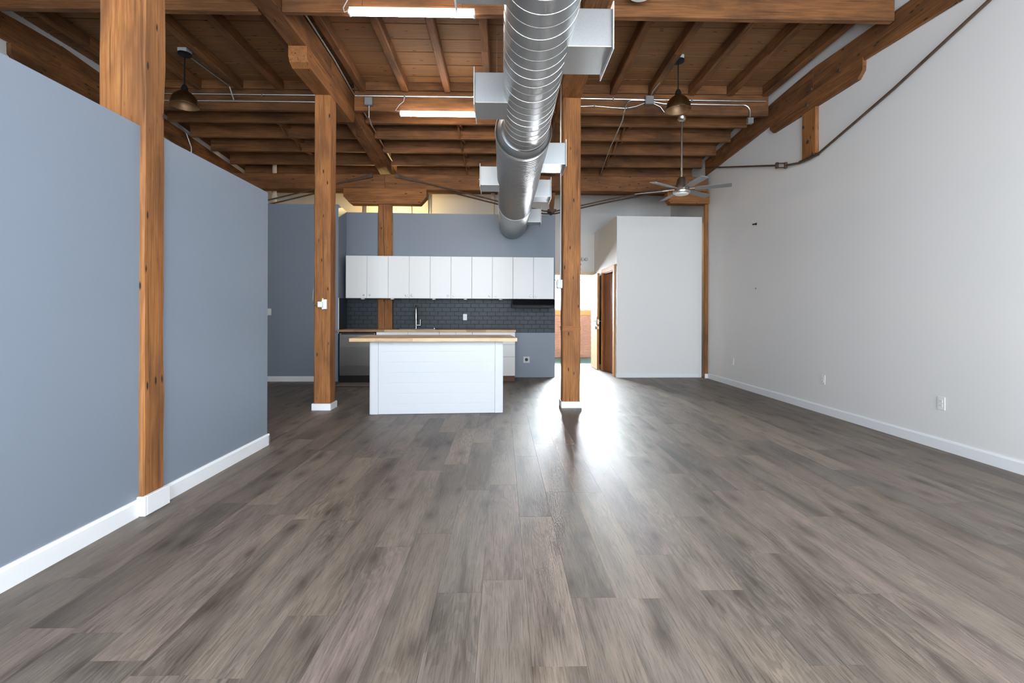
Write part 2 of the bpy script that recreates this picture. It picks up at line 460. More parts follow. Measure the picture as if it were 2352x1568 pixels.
# ---- walls
WL = struct_box('wall_left', 'slate blue partial height partition beside the near timber column', 'wall', MAT['blue_wall'],
    [(XL - 0.12, XL, -1.0, 4.38, 0, 2.285)])
struct_box('wall_right', 'tall white side wall with three outlets and the iron tie rod', 'wall', MAT['white_wall'], [(XR, XR + 0.15, -1.2, 11.2, 0, 4.75)])
struct_box('wall_far_left', 'white wall strip seen above the slate blue partition', 'wall', MAT['white_wall'], [(XF - 0.15, XF, -1.2, 11.2, 0, 4.75)])
struct_box('wall_alcove', 'dark grey blue wall with white baseboard behind the second column', 'wall', MAT['blue_wall'],
    [(XF + 0.002, -2.93, 8.55, 8.65, 0, 3.14)])
# kitchen frame: origin at the right end of the kitchen wall, a to the right, b away from the viewer
KM = Matrix.Translation((1.0, 9.155, 0)) @ Matrix.Rotation(R(2.0), 4, 'Z')
KW = B(KM).box(-3.93, 0, 0, 0.12, 0, 3.10).build('wall_kitchen', MAT['blue_wall'])
struct(KW, 'grey blue kitchen wall with charcoal tile backsplash', 'wall')
SW = B(KM).box(-4.03, -3.93, -0.49, 0.12, 0, 3.12).build('wall_kitchen_side', MAT['blue_wall'])
struct(SW, 'narrow grey blue return wall at the left end of the kitchen', 'wall')
# hall wall with the doorway
struct_box('wall_back', 'white far wall above the bright corridor doorway', 'wall', MAT['white_wall'],
    [(XF + 0.002, 1.14, 11.07, 11.2, 0, 4.3), (2.10, XR - 0.002, 11.07, 11.2, 0, 4.3), (1.14, 2.10, 11.07, 11.2, 2.13, 4.3)])
# white closet
WM = Matrix.Translation((2.175, 9.10, 0)) @ Matrix.Rotation(R(1.6), 4, 'Z')
bx = B(WM)
bx.box(0, 1.655, 0, 0.10, 0, 3.085)
bx.box(0, 0.10, 0.10, 0.22, 0, 3.085); bx.box(0, 0.10, 1.10, 1.98, 0, 3.085); bx.box(0, 0.10, 0.22, 1.10, 2.08, 3.085)
bx.box(0.10, 1.655, 0.10, 1.97, 2.98, 3.085)
struct(bx.build('wall_closet', MAT['white_wall']), 'white boxed-in closet with flat top by the right wall', 'wall')
# rear wall with tall windows (behind the viewer)
rw = []
wins = [(-4.8, -3.0), (-1.98, -0.18), (0.02, 1.82), (1.96, 3.76)]
xs = [XF] + [e for w in wins for e in w] + [XR]
for i in range(0, len(xs), 2): rw.append((xs[i], xs[i + 1], -1.2, -1.0, 0, 4.75))
for a, b_ in wins: rw += [(a, b_, -1.2, -1.0, 0, 0.5), (a, b_, -1.2, -1.0, 3.5, 4.75)]
struct_box('wall_rear', 'white end wall with tall windows at the near end of the loft', 'wall', MAT['white_wall'], rw)
for i, (a, b_) in enumerate(wins):
    wdw = thing('window_%d' % (i + 2), 'tall window in the near end wall, number %s from the partition side' % ('one', 'two', 'three', 'four')[i], 'window', kind='structure')
    f = B()
    f.box(a, b_, -1.14, -1.08, 0.5, 0.55); f.box(a, b_, -1.14, -1.08, 3.45, 3.5); f.box(a, a + 0.05, -1.14, -1.08, 0.55, 3.45); f.box(b_ - 0.05, b_, -1.14, -1.08, 0.55, 3.45)
    f.box(a + 0.05, b_ - 0.05, -1.13, -1.09, 2.05, 2.10); f.box((a + b_) / 2 - 0.02, (a + b_) / 2 + 0.02, -1.13, -1.09, 0.55, 2.05); f.box((a + b_) / 2 - 0.02, (a + b_) / 2 + 0.02, -1.13, -1.09, 2.10, 3.45)
    f.build('window_frame', MAT['trim'], wdw)
    B().box(a + 0.05, b_ - 0.05, -1.112, -1.108, 0.55, 3.45).build('pane', MAT['glass'], wdw)

# ---- corridor beyond the doorway
struct_box('floor_corridor', 'green corridor floor seen through the doorway', 'floor', MAT['green_floor'], [(-1.0, 4.6, 11.07, 13.65, -0.12, -0.004)])
struct_box('wall_corridor', 'white corridor end walls and ceiling past the doorway', 'wall', MAT['white_wall'],
    [(-1.1, -1.0, 11.2, 13.65, 0, 3.0), (4.6, 4.7, 11.2, 13.65, 0, 3.0), (-1.0, 4.6, 11.2, 13.65, 3.0, 3.1)])
bw = B().box(-1.0, 4.6, 13.50, 13.65, 0, 1.20)
bw.box(-1.0, 0.5, 13.50, 13.65, 1.2, 3.0); bw.box(4.2, 4.6, 13.50, 13.65, 1.2, 3.0); bw.box(0.5, 4.2, 13.50, 13.65, 2.75, 3.0)
bwo = struct(bw.build('wall_brick', MAT['mortar']), 'low brick wall under the corridor window', 'wall')
bb = B(); br = []
for j in range(16):
    x = 0.3 - (0.11 if j % 2 else 0)
    while x < 3.9:
        d = random.uniform(-0.003, 0.003); bb.box(x, x + 0.208, 13.488 + d, 13.502, 0.006 + j * 0.0745, 0.006 + j * 0.0745 + 0.064); x += 0.22
bo = bb.build('brick_courses', MAT['brick'], bwo); bo['kind'] = 'stuff'
w1 = thing('window_1', 'bright corridor window with white mullions seen through the doorway', 'window', kind='structure')
B().box(0.5, 4.2, 13.46, 13.62, 1.20, 1.325).build('window_sill', MAT['oak_frame'], w1)
f = B()
f.box(0.5, 4.2, 13.52, 13.60, 2.69, 2.75); f.box(0.5, 4.2, 13.52, 13.60, 1.325, 1.375)
for xm in (0.5, 1.10, 1.70, 2.42, 3.02, 3.62): f.box(xm, xm + 0.11, 13.51, 13.61, 1.375, 2.69)
f.box(4.14, 4.2, 13.51, 13.61, 1.375, 2.69)
f.box(0.61, 4.14, 13.53, 13.58, 2.16, 2.20)
f.build('window_frame', MAT['trim'], w1)
for xm in (0.61, 1.21, 1.81, 2.53, 3.13, 3.73):
    xe = {0.61: 1.10, 1.21: 1.70, 1.81: 2.42, 2.53: 3.02, 3.13: 3.62, 3.73: 4.14}[xm]
    B().box(xm, xe, 13.553, 13.557, 1.375, 2.69).build('pane', MAT['glass'], w1)

# ---- doorway trim, doors
t = thing('trim_1', 'pale wooden casing around the corridor doorway', 'door frame', kind='structure')
B().box(1.06, 2.18, 11.045, 11.068, 2.115, 2.20).build('head_casing', MAT['birch'], t)
B().box(1.06, 1.135, 11.045, 11.068, 0.001, 2.115).build('side_casing', MAT['birch'], t)
d1 = thing('door_1', 'pale wooden door standing open in the corridor doorway', 'door', kind='structure')
B().box(2.045, 2.09, 10.34, 11.04, 0.012, 2.10, 0.002).build('leaf', MAT['birch'], d1)
B().box(2.044, 2.091, 10.334, 10.34, 0.012, 2.10).build('edge_band', MAT['oak_frame'], d1)
hp = B().box(2.034, 2.044, 10.37, 10.45, 0.98, 1.16, 0.003).build('lock_plate', MAT['nickel'], d1)
lv = B().tube([(2.04, 10.41, 1.06), (1.985, 10.41, 1.06), (1.98, 10.42, 1.06), (1.98, 10.52, 1.06)], 0.010, 10); lv.build('lever', MAT['nickel'], hp, smooth=True)
B().tube([(2.085, 10.41, 1.06), (2.14, 10.41, 1.06), (2.145, 10.42, 1.06), (2.145, 10.50, 1.06)], 0.010, 10).build('lever', MAT['nickel'], d1, smooth=True)
B().box(2.05, 2.085, 10.325, 10.334, 1.00, 1.10).build('latch_plate', MAT['nickel'], d1)
B().lathe([(0.032, 0), (0.032, 0.02), (0.022, 0.035)], (2.012, 10.41, 0.92), 'x', 20).build('deadbolt', MAT['nickel'], d1, smooth=True)
B().box(2.05, 2.085, 10.325, 10.334, 0.89, 0.95).build('bolt_plate', MAT['nickel'], d1)
d2 = thing('door_2', 'brown wooden door in a pale frame on the side of the white closet', 'door', kind='structure')
f = B(WM)
f.box(-0.022, 0.0, 0.12, 0.22, 0.001, 2.17); f.box(-0.022, 0.0, 1.10, 1.18, 0.001, 2.17); f.box(-0.022, 0.0, 0.22, 1.10, 2.08, 2.17)
f.build('casing', MAT['oak_frame'], d2)
f = B(WM); f.box(0.0, 0.10, 0.2205, 0.24, 0.001, 2.079); f.box(0.0, 0.10, 1.08, 1.0995, 0.001, 2.079); f.box(0.0, 0.10, 0.24, 1.08, 2.06, 2.079)
f.build('jamb', MAT['brown_door'], d2)
f = B(WM @ Matrix.Translation((0.03, 1.075, 0)) @ Matrix.Rotation(R(8), 4, 'Z')); f.box(0, 0.04, -0.825, 0, 0.012, 2.055, 0.002)
f.build('leaf', MAT['brown_door'], d2)
tag(B(WM).box(-0.008, -0.001, 1.24, 1.62, 0.12, 2.06).build('dark_glass_panel', MAT['dark_glass']), 'narrow dark glossy panel between the open pale door and the brown door', 'panel')

# ---- baseboards
def bb_prof(h, t): return [(0, 0), (t, 0), (t, h - 0.015), (t * 0.55, h), (0, h)]
bl = B()
for (y0, y1) in ((-0.99, 2.827), (3.041, 4.392)):
    bl.prism([(XL + u, v) for u, v in bb_prof(0.102, 0.016)], 'y', y0, y1)
bl.prism([(y, v) for y, v in ((4.381, 0), (4.396, 0), (4.396, 0.087), (4.389, 0.102), (4.381, 0.102))], 'x', XL - 0.12, XL + 0.016)
struct(bl.build('baseboard_left', MAT['trim']), 'white baseboard along the slate blue partition', 'baseboard')
struct(B().prism([(XR - u, v) for u, v in bb_prof(0.10, 0.014)], 'y', -0.99, 9.0).build('baseboard_right', MAT['trim']), 'white baseboard along the tall white right wall', 'baseboard')
struct(B().prism([(8.549 - u, v) for u, v in bb_prof(0.092, 0.014)], 'x', XF + 0.01, -2.915).build('baseboard_alcove', MAT['trim']), 'white baseboard under the dark alcove wall', 'baseboard')
struct(B(WM).box(-0.012, 1.60, -0.014, -0.001, 0, 0.085, 0.003).build('baseboard_closet', MAT['trim']), 'low white baseboard along the front of the white closet', 'baseboard')

# ================================================================== ceiling
RID = 5.77
def zr(y): return 4.49           # underside of ridge-bay boards
def zf(y): return 4.340 - 0.075 * (y - 7.93)             # underside of far boards
def zj(y): return 4.275 - 0.072 * (y - 7.93)             # top of the far joists
ce = thing('ceiling', 'board and joist timber roof over the whole loft', 'ceiling', kind='structure')
P1, P1n = 6.85, 4.62
def slab(b, x0, x1, y0, y1, zfun, t, gap=0.0):
    z0, z1 = zfun(y0), zfun(y1)
    vs = [(x0, y0, z0), (x1, y0, z0), (x0, y1, z1), (x1, y1, z1), (x0, y0, z0 + t), (x1, y0, z0 + t), (x0, y1, z1 + t), (x1, y1, z1 + t)]
    return b.add(vs, [(0, 2, 3, 1), (4, 5, 7, 6), (0, 1, 5, 4), (2, 6, 7, 3), (0, 4, 6, 2), (1, 3, 7, 5)])
rows = [4.55, 4.85, 5.15, 5.46, 5.77, 6.05, 6.36, 6.67, 6.93]
cuts = [[XF, -3.2, -0.8, 1.55, XR], [XF, -3.75, -1.4, 0.98, XR], [XF, -4.3, -2.03, 0.4, 2.69, XR]]
for i in range(len(rows) - 1):
    cc = cuts[i % 3]
    for j in range(len(cc) - 1):
        o = slab(B(), cc[j] + 0.002, cc[j + 1] - 0.002, rows[i] + 0.009, rows[i + 1] - 0.009, zr, 0.008).build('deck_board', MAT['deck_x'], ce)
x = XF
while x < XR - 0.02:
    w = min(0.125, XR - x)
    slab(B(), x + 0.0035, x + w - 0.0035, 6.93, 11.06, zf, 0.025).build('deck_board', MAT['joist_y'], ce)
    x += 0.125
rs = B()
slab(rs, XF - 0.1, XR + 0.1, 4.45, RID, lambda y: zr(y) + 0.012, 0.054); slab(rs, XF - 0.1, XR + 0.1, RID, 6.95, lambda y: zr(y) + 0.012, 0.054)
slab(rs, XF - 0.1, XR + 0.1, 6.93, 11.2, lambda y: zf(y) + 0.026, 0.04)
slab(B(), XF, XR, -1.0, 4.54, lambda y: 4.41 - 0.06 * (4.6 - y), 0.02).build('near_boarding', MAT['joist_y'], ce)
slab(rs, XF - 0.1, XR + 0.1, -1.2, 4.6, lambda y: 4.431 - 0.06 * (4.6 - y), 0.04)
rs.box(XF - 0.1, XR + 0.1, 6.951, 7.0, zf(6.95) + 0.02, 4.60); rs.box(XF - 0.1, XR + 0.1, 4.40, 4.45, 4.37, 4.60)
rs.build('roof_sheathing', MAT['underlay'], ce)
bays = ((-5.12, -2.345), (-2.12, 0.748), (1.002, 3.80))
# ledgers + the two deep purlins that carry the ridge joists
for (a, b_) in ((-5.12, -2.345), (-2.12, 0.748), (1.002, 3.83)):
    for yy, nm in ((P1, 'purlin'), (P1n, 'purlin')):
        B().timber((a, yy + 0.035, 4.225), (b_, yy + 0.035, 4.225), 0.07, 0.29, jit=0.003, c=0.006).build(nm, MAT['joist_x'], ce)
    B().timber((a, P1 + 0.03, 4.43), (b_, P1 + 0.03, 4.43), 0.10, 0.118, jit=0.002, c=0.004).build('ledger', MAT['joist_x'], ce)
# joists along the ridge bay
for xj in (-4.95, -4.30, -3.72, -3.15, -2.56, -2.03 + 0.03, -1.40, -0.80, -0.22, 0.36, 1.06, 1.57, 2.12, 2.70, 3.26, 3.78):
    for (ya, yb) in ((P1n + 0.05, RID), (RID, P1 - 0.005)):
        za, zb = zr(ya) - 0.071, zr(yb) - 0.071
        B().timber((xj, ya, za), (xj, yb, zb), 0.095, 0.14, jit=0.004, c=0.012).build('joist', MAT['joist_y'], ce)
# far joists
FJ = (7.40, 7.93, 8.48, 9.07, 9.60, 10.15, 10.70)
for yj in FJ:
    for (a, b_) in bays:
        zc = zj(yj) - 0.093
        B().timber((a, yj + 0.03, (zj(yj) + zf(yj)) / 2), (b_, yj + 0.03, (zj(yj) + zf(yj)) / 2), 0.03, zf(yj) - zj(yj) - 0.004, seg=1.0, jit=0, c=0.004).build('nailer', MAT['joist_x'], ce)
        B().timber((a, yj + 0.03, zc), (b_, yj + 0.03, zc), 0.06, 0.185, jit=0.003, c=0.005).build('joist', MAT['joist_x'], ce)
# near joists (above and behind the viewer)
for yj in (3.9, 3.2, 2.5, 1.8, 1.1, 0.4, -0.4):
    for (a, b_) in bays:
        zc = 4.41 - 0.06 * (4.6 - yj) - 0.094
        B().timber((a, yj, zc), (b_, yj, zc), 0.06, 0.185, seg=1.2, jit=0.0, c=0.005).build('joist', MAT['joist_x'], ce)
# cross bridging between the far joists
for xb in (-3.55, -0.72, 1.95):
    for i in range(4):
        y0, y1 = FJ[i] + 0.065, FJ[i + 1] - 0.002
        zt0, zt1 = zj(y0) - 0.02, zj(y1) - 0.16
        B().timber((xb, y0, zt0), (xb, y1, zt1), 0.03, 0.045, jit=0.001, c=0.003).build('bridging', MAT['joist_y'], ce)
        B().timber((xb + 0.05, y0, zj(y0) - 0.16), (xb + 0.05, y1, zj(y1) - 0.02), 0.03, 0.045, jit=0.001, c=0.003).build('bridging', MAT['joist_y'], ce)

# ---- big beams running away from the viewer
def beam(label, x0, x1, pts, h):
    b = thing('beam', label, 'beam', 'long beams carrying the roof')
    xm, w = (x0 + x1) / 2, x1 - x0
    for (ya, za), (yb, zb) in zip(pts[:-1], pts[1:]):
        B().timber((xm, ya, za + h / 2), (xm, yb - 0.004, zb + h / 2), w, h, jit=0.004).build('timber', MAT['beam_y'], b)
    return b
BL = beam('sloping timber beam over the column beside the island', -2.33, -2.13, [(-0.98, 3.93), (2.95, 4.05), (5.98, 4.105), (9.18, 3.842)], 0.275)
BM = beam('sloping timber beam above the round metal duct and middle column', 0.76, 0.99, [(-0.98, 3.98), (5.98, 4.16), (9.18, 3.842)], 0.26)
BR = beam('dark timber beam running along the top of the right wall', 3.862, 3.899, [(-0.98, 3.45), (4.0, 3.862), (5.9, 3.985), (9.10, 3.86)], 0.30)
BF = beam('dark timber beam on the far left wall above the partition', -5.379, -5.345, [(-0.98, 3.7), (5.2, 4.115), (5.9, 4.14), (10.0, 3.80)], 0.285)

# ---- girder across the kitchen with truss rods
gd = thing('girder', 'timber girder crossing the room above the kitchen', 'girder')
for (a, b_) in ((XF + 0.003, -2.205), (-2.199, 3.86)):
    B().timber(((a), 9.06, 3.66), (b_, 9.06, 3.66), 0.20, 0.285, jit=0.004).build('timber', MAT['beam_x'], gd)
# its iron rods, front and back, with straps
def rodset(name, label, pts, r, y, cat='tie rod', strap=None):
    o = thing(name, label, cat)
    for dy in (0.0, 0.24):
        B().tube([(x, y + dy, z) for x, z in pts], r, 8).build('rod', MAT['iron'], o, smooth=True)
    if strap:
        (xa, xb, z0, z1) = strap
        B().prism([(xa, z0 - 0.035), (xb, z1 - 0.02), (xb, z1 + 0.02), (xa, z0 + 0.04)], 'y', y - 0.012, y + 0.012).build('strap', MAT['iron'], o)
    return o
rodset('tie_rod', 'iron truss rods dipping from the girder behind the metal duct', [(-1.98, 3.76), (-1.75, 3.71), (-0.05, 3.295), (0.78, 3.13), (0.98, 3.13), (2.0, 3.36), (3.7, 3.70)], 0.014, 8.935, strap=(-2.00, -1.55, 3.765, 3.665))
rodset('tie_rod', 'iron truss rods dipping from the girder over the dark alcove wall', [(-2.44, 3.76), (-2.68, 3.71), (-4.2, 3.33), (-5.2, 3.10)], 0.014, 8.935, strap=(-2.42, -2.9, 3.765, 3.655))
st = thing('strut', 'short iron strut holding down the girder truss rods', 'strut')
B().prism([(0.86, 3.49), (0.98, 3.49), (0.955, 3.15), (0.885, 3.15)], 'y', 9.00, 9.10).build('post', MAT['beam_z'], st)
B().prism([(0.84, 3.17), (1.0, 3.17), (0.93, 3.10), (0.91, 3.10)], 'y', 8.92, 9.20).build('shoe', MAT['iron'], st)

# ---- columns
def column(label, x0, x1, y0, y1, ztop, trim=True, tl=0.0):
    o = thing('column', label, 'column', 'timber columns')
    b = B().timber(((x0 + x1) / 2, (y0 + y1) / 2, 0.002), ((x0 + x1) / 2, (y0 + y1) / 2, ztop), x1 - x0, y1 - y0, seg=0.22, jit=0.0035, c=0.012)
    b.build('post', MAT['post_z'], o)
    return o
def bolster(col, x0, x1, ya, yb, z0, z1, ch=0.10, ax='x'):
    k = 0.085
    poly = [(ya, z1), (ya, z0 + k), (ya + 0.03, z0 + 0.035), (ya + ch, z0), (yb - ch, z0), (yb - 0.03, z0 + 0.035), (yb, z0 + k), (yb, z1)]
    return B().prism(poly, ax, x0, x1).build('bolster', MAT['post_y' if ax == 'x' else 'post_x'], col)
def base_trim(col, x0, x1, y0, y1, h=0.085, t=0.018, sides='fblr'):
    b = B()
    if 'f' in sides: b.box(x0 - t, x1 + t, y0 - t, y0 - 0.004, 0.001, h, 0.003)
    if 'b' in sides: b.box(x0 - t, x1 + t, y1 + 0.004, y1 + t, 0.001, h, 0.003)
    if 'l' in sides: b.box(x0 - t, x0 - 0.004, y0 - 0.004, y1 + 0.004, 0.001, h, 0.003)
    if 'r' in sides: b.box(x1 + 0.004, x1 + t, y0 - 0.004, y1 + 0.004, 0.001, h, 0.003)
    return b.build('base_trim', MAT['trim'], col)
c1 = column('large near column set into the slate blue partition', -2.372, -2.106, 2.85, 3.03, 4.04)
tb = B(); tb.box(XL + 0.0005, -2.078, 2.828, 2.846, 0.001, 0.115, 0.003); tb.box(-2.102, -2.078, 2.846, 3.04, 0.001, 0.115, 0.003); tb.build('base_trim', MAT['trim'], c1)
c2 = column('column with white base and a switch box, left of the island', -2.334, -2.136, 5.96, 6.165, 3.895)
base_trim(c2, -2.334, -2.136, 5.96, 6.165)
bolster(c2, -2.33, -2.13, 5.23, 6.90, 3.895, 4.10)
c3 = column('column with white base right of the island, in front of the corridor doorway', 0.766, 0.992, 6.10, 6.32, 3.96)
base_trim(c3, 0.766, 0.992, 6.10, 6.32)
bolster(c3, 0.76, 0.99, 5.36, 7.0, 3.96, 4.155)
B().timber((0.879, 6.21, 0.99), (0.879, 6.21, 1.045), 0.236, 0.228, jit=0.002, c=0.008).build('splice_band', MAT['post_x'], c3)
c4 = column('split column rising through the kitchen cabinets', -2.338, -2.066, 8.985, 9.03, 3.25)
cb4 = B(); cb4.prism([(-2.965, 3.53), (-2.965, 3.38), (-2.84, 3.25), (-1.55, 3.25), (-1.43, 3.38), (-1.43, 3.53)], 'y', 8.95, 9.16); cb4.build('bolster', MAT['post_x'], c4)
B().prism([(-2.212, 0.93), (-2.206, 0.93), (-2.196, 2.0), (-2.224, 2.7), (-2.232, 3.249), (-2.238, 3.249), (-2.232, 2.7), (-2.206, 2.0)], 'y', 8.9795, 8.99).build('split', MAT['hole'], c4)
c5 = column('slim column in the corner between white closet and right wall', 3.84, 3.898, 9.02, 9.10, 3.30)
B().box(3.836, 3.899, 9.004, 9.02, 0.001, 0.085).build('base_trim', MAT['trim'], c5)
B().prism([(3.10, 3.51), (3.10, 3.40), (3.16, 3.302), (3.898, 3.302), (3.898, 3.51)], 'y', 8.97, 9.15).build('bolster', MAT['post_x'], c5)
wb = thing('wall_bolster', 'dark shaped bolster and short post on the right wall', 'bolster')
B().prism([(5.07, 3.965), (5.075, 3.83), (5.15, 3.762), (6.78, 3.80), (6.865, 3.88), (6.865, 3.955), (5.9, 3.984)], 'x', 3.858, 3.899).build('bolster', MAT['beam_y'], wb)
B().timber((3.875, 5.975, 3.20), (3.875, 5.975, 3.775), 0.046, 0.27, jit=0.002, c=0.006).build('post', MAT['post_z'], wb)
for (yy, zz) in ((6.06, 3.60), (5.97, 3.38), (6.0, 3.86), (5.92, 4.02), (5.42, 4.0)):
    B().lathe([(0.022, 0), (0.022, 0.006), (0.013, 0.006), (0.013, 0.02)], (3.838, yy, zz), 'x', 10).build('bolt', MAT['iron'], wb)
lb = thing('wall_bolster', 'dark shaped bolster on the far left wall above the partition', 'bolster')
B().prism([(5.285, 4.115), (5.289, 3.99), (5.40, 3.91), (6.6, 3.93), (6.7, 4.0), (6.7, 4.10), (5.9, 4.138)], 'x', -5.379, -5.33).build('bolster', MAT['beam_y'], lb)
# tie rod on the right wall
tr = thing('tie_rod', 'rusty iron tie rod with turnbuckle along the right wall', 'tie rod')
xr_ = 3.848
B().tube([(xr_, 9.0, 3.99), (xr_, 8.65, 3.885), (xr_, 6.66, 3.30)], 0.013, 8).build('rod', MAT['iron'], tr, smooth=True)
B().tube([(xr_, 6.45, 3.235), (xr_, 6.15, 3.172), (xr_, 5.95, 3.158), (xr_, 5.78, 3.165), (xr_, 4.65, 3.425), (xr_, 3.72, 3.69), (xr_, 2.0, 4.18)], 0.014, 8).build('rod', MAT['iron'], tr, smooth=True)
for dz in (-0.03, 0.03):
    B().timber((xr_, 6.44, 3.232 + dz), (xr_, 6.67, 3.303 + dz), 0.03, 0.014, jit=0, c=0.003).build('turnbuckle', MAT['iron'], tr)
for yy, zz in ((6.45, 3.235), (6.66, 3.30)):
    B().box(xr_ - 0.018, xr_ + 0.018, yy - 0.02, yy + 0.02, zz - 0.042, zz + 0.042, 0.006).build('turnbuckle_end', MAT['iron'], tr)
B().prism([(6.14, 3.19), (5.83, 3.185), (5.83, 3.17), (6.14, 3.175)], 'x', 3.83, 3.899).build('saddle', MAT['iron'], tr)

# ================================================================== duct
du = thing('spiral_duct', 'large galvanised spiral duct with side registers hanging from the roof', 'duct')
ax_, az_ = 0.205, 2.870
B().lathe([(0.203, -0.98), (0.203, 4.44)], (ax_, 0, az_), 'y', 56).build('rigid_section', MAT['galv'], du, smooth=True)
hx = []
nturn = int((4.40 + 0.9) / 0.1085)
for i in range(nturn * 36):
    a = 2 * math.pi * i / 36
    hx.append((ax_ + 0.2035 * math.cos(a), 4.40 - 0.1085 * i / 36, az_ + 0.2035 * math.sin(a)))
B().tube(hx, 0.0020, 4).build('spiral_seam', MAT['seam'], du, smooth=True)
bx_, bz_ = 0.185, 2.875
prof = [(0.170, 4.352), (0.204, 4.354), (0.254, 4.405), (0.258, 4.424)]
B().lathe(prof + [(0.254, 4.43), (0.254, 4.50)], (bx_, 0, bz_), 'y', 56, cap=False).build('collar', MAT['galv'], du, smooth=True)
B().lathe([(0.2600, 4.398), (0.264, 4.404), (0.264, 4.412), (0.2600, 4.418)], (bx_, 0, bz_), 'y', 56, cap=False).build('collar_bead', MAT['seam'], du, smooth=True)
pr = []; y = 4.50
while y < 7.27:
    pr += [(0.250, y), (0.2505, y + 0.018), (0.258, y + 0.026), (0.258, y + 0.038), (0.2505, y + 0.046)]; y += 0.056
B().lathe(pr, (bx_, 0, bz_), 'y', 56, cap=False).build('corrugated_section', MAT['galv'], du, smooth=True)
ye = 8.99
pr = [(0.2605, 7.25), (0.2605, 7.33)]; y = 7.33
while y < ye - 0.05:
    pr += [(0.2555, y + 0.01), (0.2555, y + 0.10), (0.258, y + 0.108), (0.258, y + 0.116)]; y += 0.118
pr += [(0.2555, ye), (0.24, ye)]
B().lathe(pr, (bx_, 0, bz_), 'y', 56).build('end_section', MAT['galv'], du, smooth=True)
for (sd, xo, ya, yb) in ((1, 0.640, 2.815, 3.145), (-1, -0.215, 3.575, 3.885), (-1, -0.240, 2.12, 2.45), (-1, -0.278, 5.83, 6.155),
                         (1, 0.654, 5.01, 5.325), (1, 0.634, 6.375, 6.695), (1, 0.640, 8.13, 8.42)):
    near = ya < 4.3
    xi = (ax_ if near else bx_) + sd * (0.15 if near else 0.20)
    z0, z1 = 2.767, 2.992
    x0, x1 = min(xi, xo), max(xi, xo)
    rb = B().box(x0, x1, ya, yb, z0, z1, 0.002).build('register_box', MAT['galv'], du)
    e = 0.028; tt = 0.006
    fx0, fx1 = (xo, xo + tt) if sd > 0 else (xo - tt, xo)
    f = B()
    f.box(fx0, fx1, ya - e, yb + e, z0 - e, z0); f.box(fx0, fx1, ya - e, yb + e, z1, z1 + e); f.box(fx0, fx1, ya - e, ya, z0, z1); f.box(fx0, fx1, yb, yb + e, z0, z1)
    f.build('flange', MAT['flange'], rb)
    f = B()
    for q in range(7):
        zz = z0 + 0.02 + q * (z1 - z0 - 0.04) / 6
        f.box(fx0, fx1, ya, yb, zz - 0.004, zz + 0.004)
    f.build('louvre', MAT['galv'], rb)
    B().box(x0 + 0.01, x1 - 0.002, ya - 0.003, ya, z0 - 0.003, z0 + 0.003).build('edge_seam', MAT['seam'], rb)
    B().cyl((xo + (0.006 if sd > 0 else -0.026), (ya + yb) / 2, (z0 + z1) / 2), 0.005, 0.02, 'x', 8).build('lever_pin', MAT['seam'], rb)
for yh in (0.5, 3.35, 5.5, 7.9):
    xx, rr, zz = (ax_, 0.206, az_) if yh < 4.4 else (bx_, 0.262, bz_)
    zt = (4.41 - 0.06 * (4.6 - yh)) if yh < 4.5 else (zr(yh) - 0.001 if yh < 6.8 else zf(yh))
    for s in (-1, 1):
        if yh > 3: B().box(xx + s * rr - 0.001, xx + s * rr + 0.001, yh - 0.012, yh + 0.012, zz, zt).build('hanger_strap', MAT['galv'], du)

# ================================================================== lights
def tube_light(label, x0, x1, y, z, hang):
    o = thing('fluorescent_light', label, 'light', 'fluorescent strip lights')
    B().box(x0, x1, y - 0.02, y + 0.02, z, z + 0.028, 0.003).build('housing', MAT['plastic'], o)
    d = B(); d.prism([(y - 0.028, z), (y - 0.026, z - 0.03), (y - 0.015, z - 0.042), (y + 0.015, z - 0.042), (y + 0.026, z - 0.03), (y + 0.028, z)], 'x', x0 + 0.012, x1 - 0.012)
    d.build('diffuser', MAT['tube'], o)
    B().box(x0 - 0.004, x0 + 0.012, y - 0.03, y + 0.03, z - 0.043, z, 0.002).build('end_cap', MAT['plastic'], o)
    B().box(x1 - 0.012, x1 + 0.004, y - 0.03, y + 0.03, z - 0.043, z, 0.002).build('end_cap', MAT['plastic'], o)
    B().tube(hang, 0.005, 6).build('cord', MAT['plastic_grey'], o, smooth=True)
    for xx in (x0 + 0.12, x1 - 0.12):
        B().cyl((xx, y, z + 0.028), 0.003, 0.30 if y < 5 else 0.05, 'z', 6).build('hanger', MAT['emt'], o)
    return o
tube_light('lit strip light beside the duct nearest the top of the room', -1.455, -0.275, 4.54, 4.045, [(-1.45, 4.54, 4.05), (-1.50, 4.54, 4.03), (-1.51, 4.54, 4.07), (-1.47, 4.55, 4.16)])
tube_light('lit strip light under the purlin behind the square register', -1.45, -0.25, 6.76, 4.02, [(-1.45, 6.76, 4.04), (-1.52, 6.78, 4.06), (-1.47, 6.80, 4.15), (-1.41, 6.80, 4.20), (-1.40, 6.80, 4.26)])
wl = thing('fluorescent_light', 'warm lit lamp glimpsed under the girder bolster behind the kitchen wall', 'light', 'fluorescent strip lights')
B().box(-3.0, -1.93, 10.2, 10.30, 3.595, 3.635, 0.004).build('housing', MAT['plastic'], wl)
B().box(-2.99, -1.94, 10.21, 10.29, 3.56, 3.594, 0.004).build('diffuser', MAT['warm'], wl)
B().tube([(-2.4, 10.25, 3.635), (-2.4, 10.25, 4.0)], 0.006, 6).build('hanger', MAT['emt'], wl)

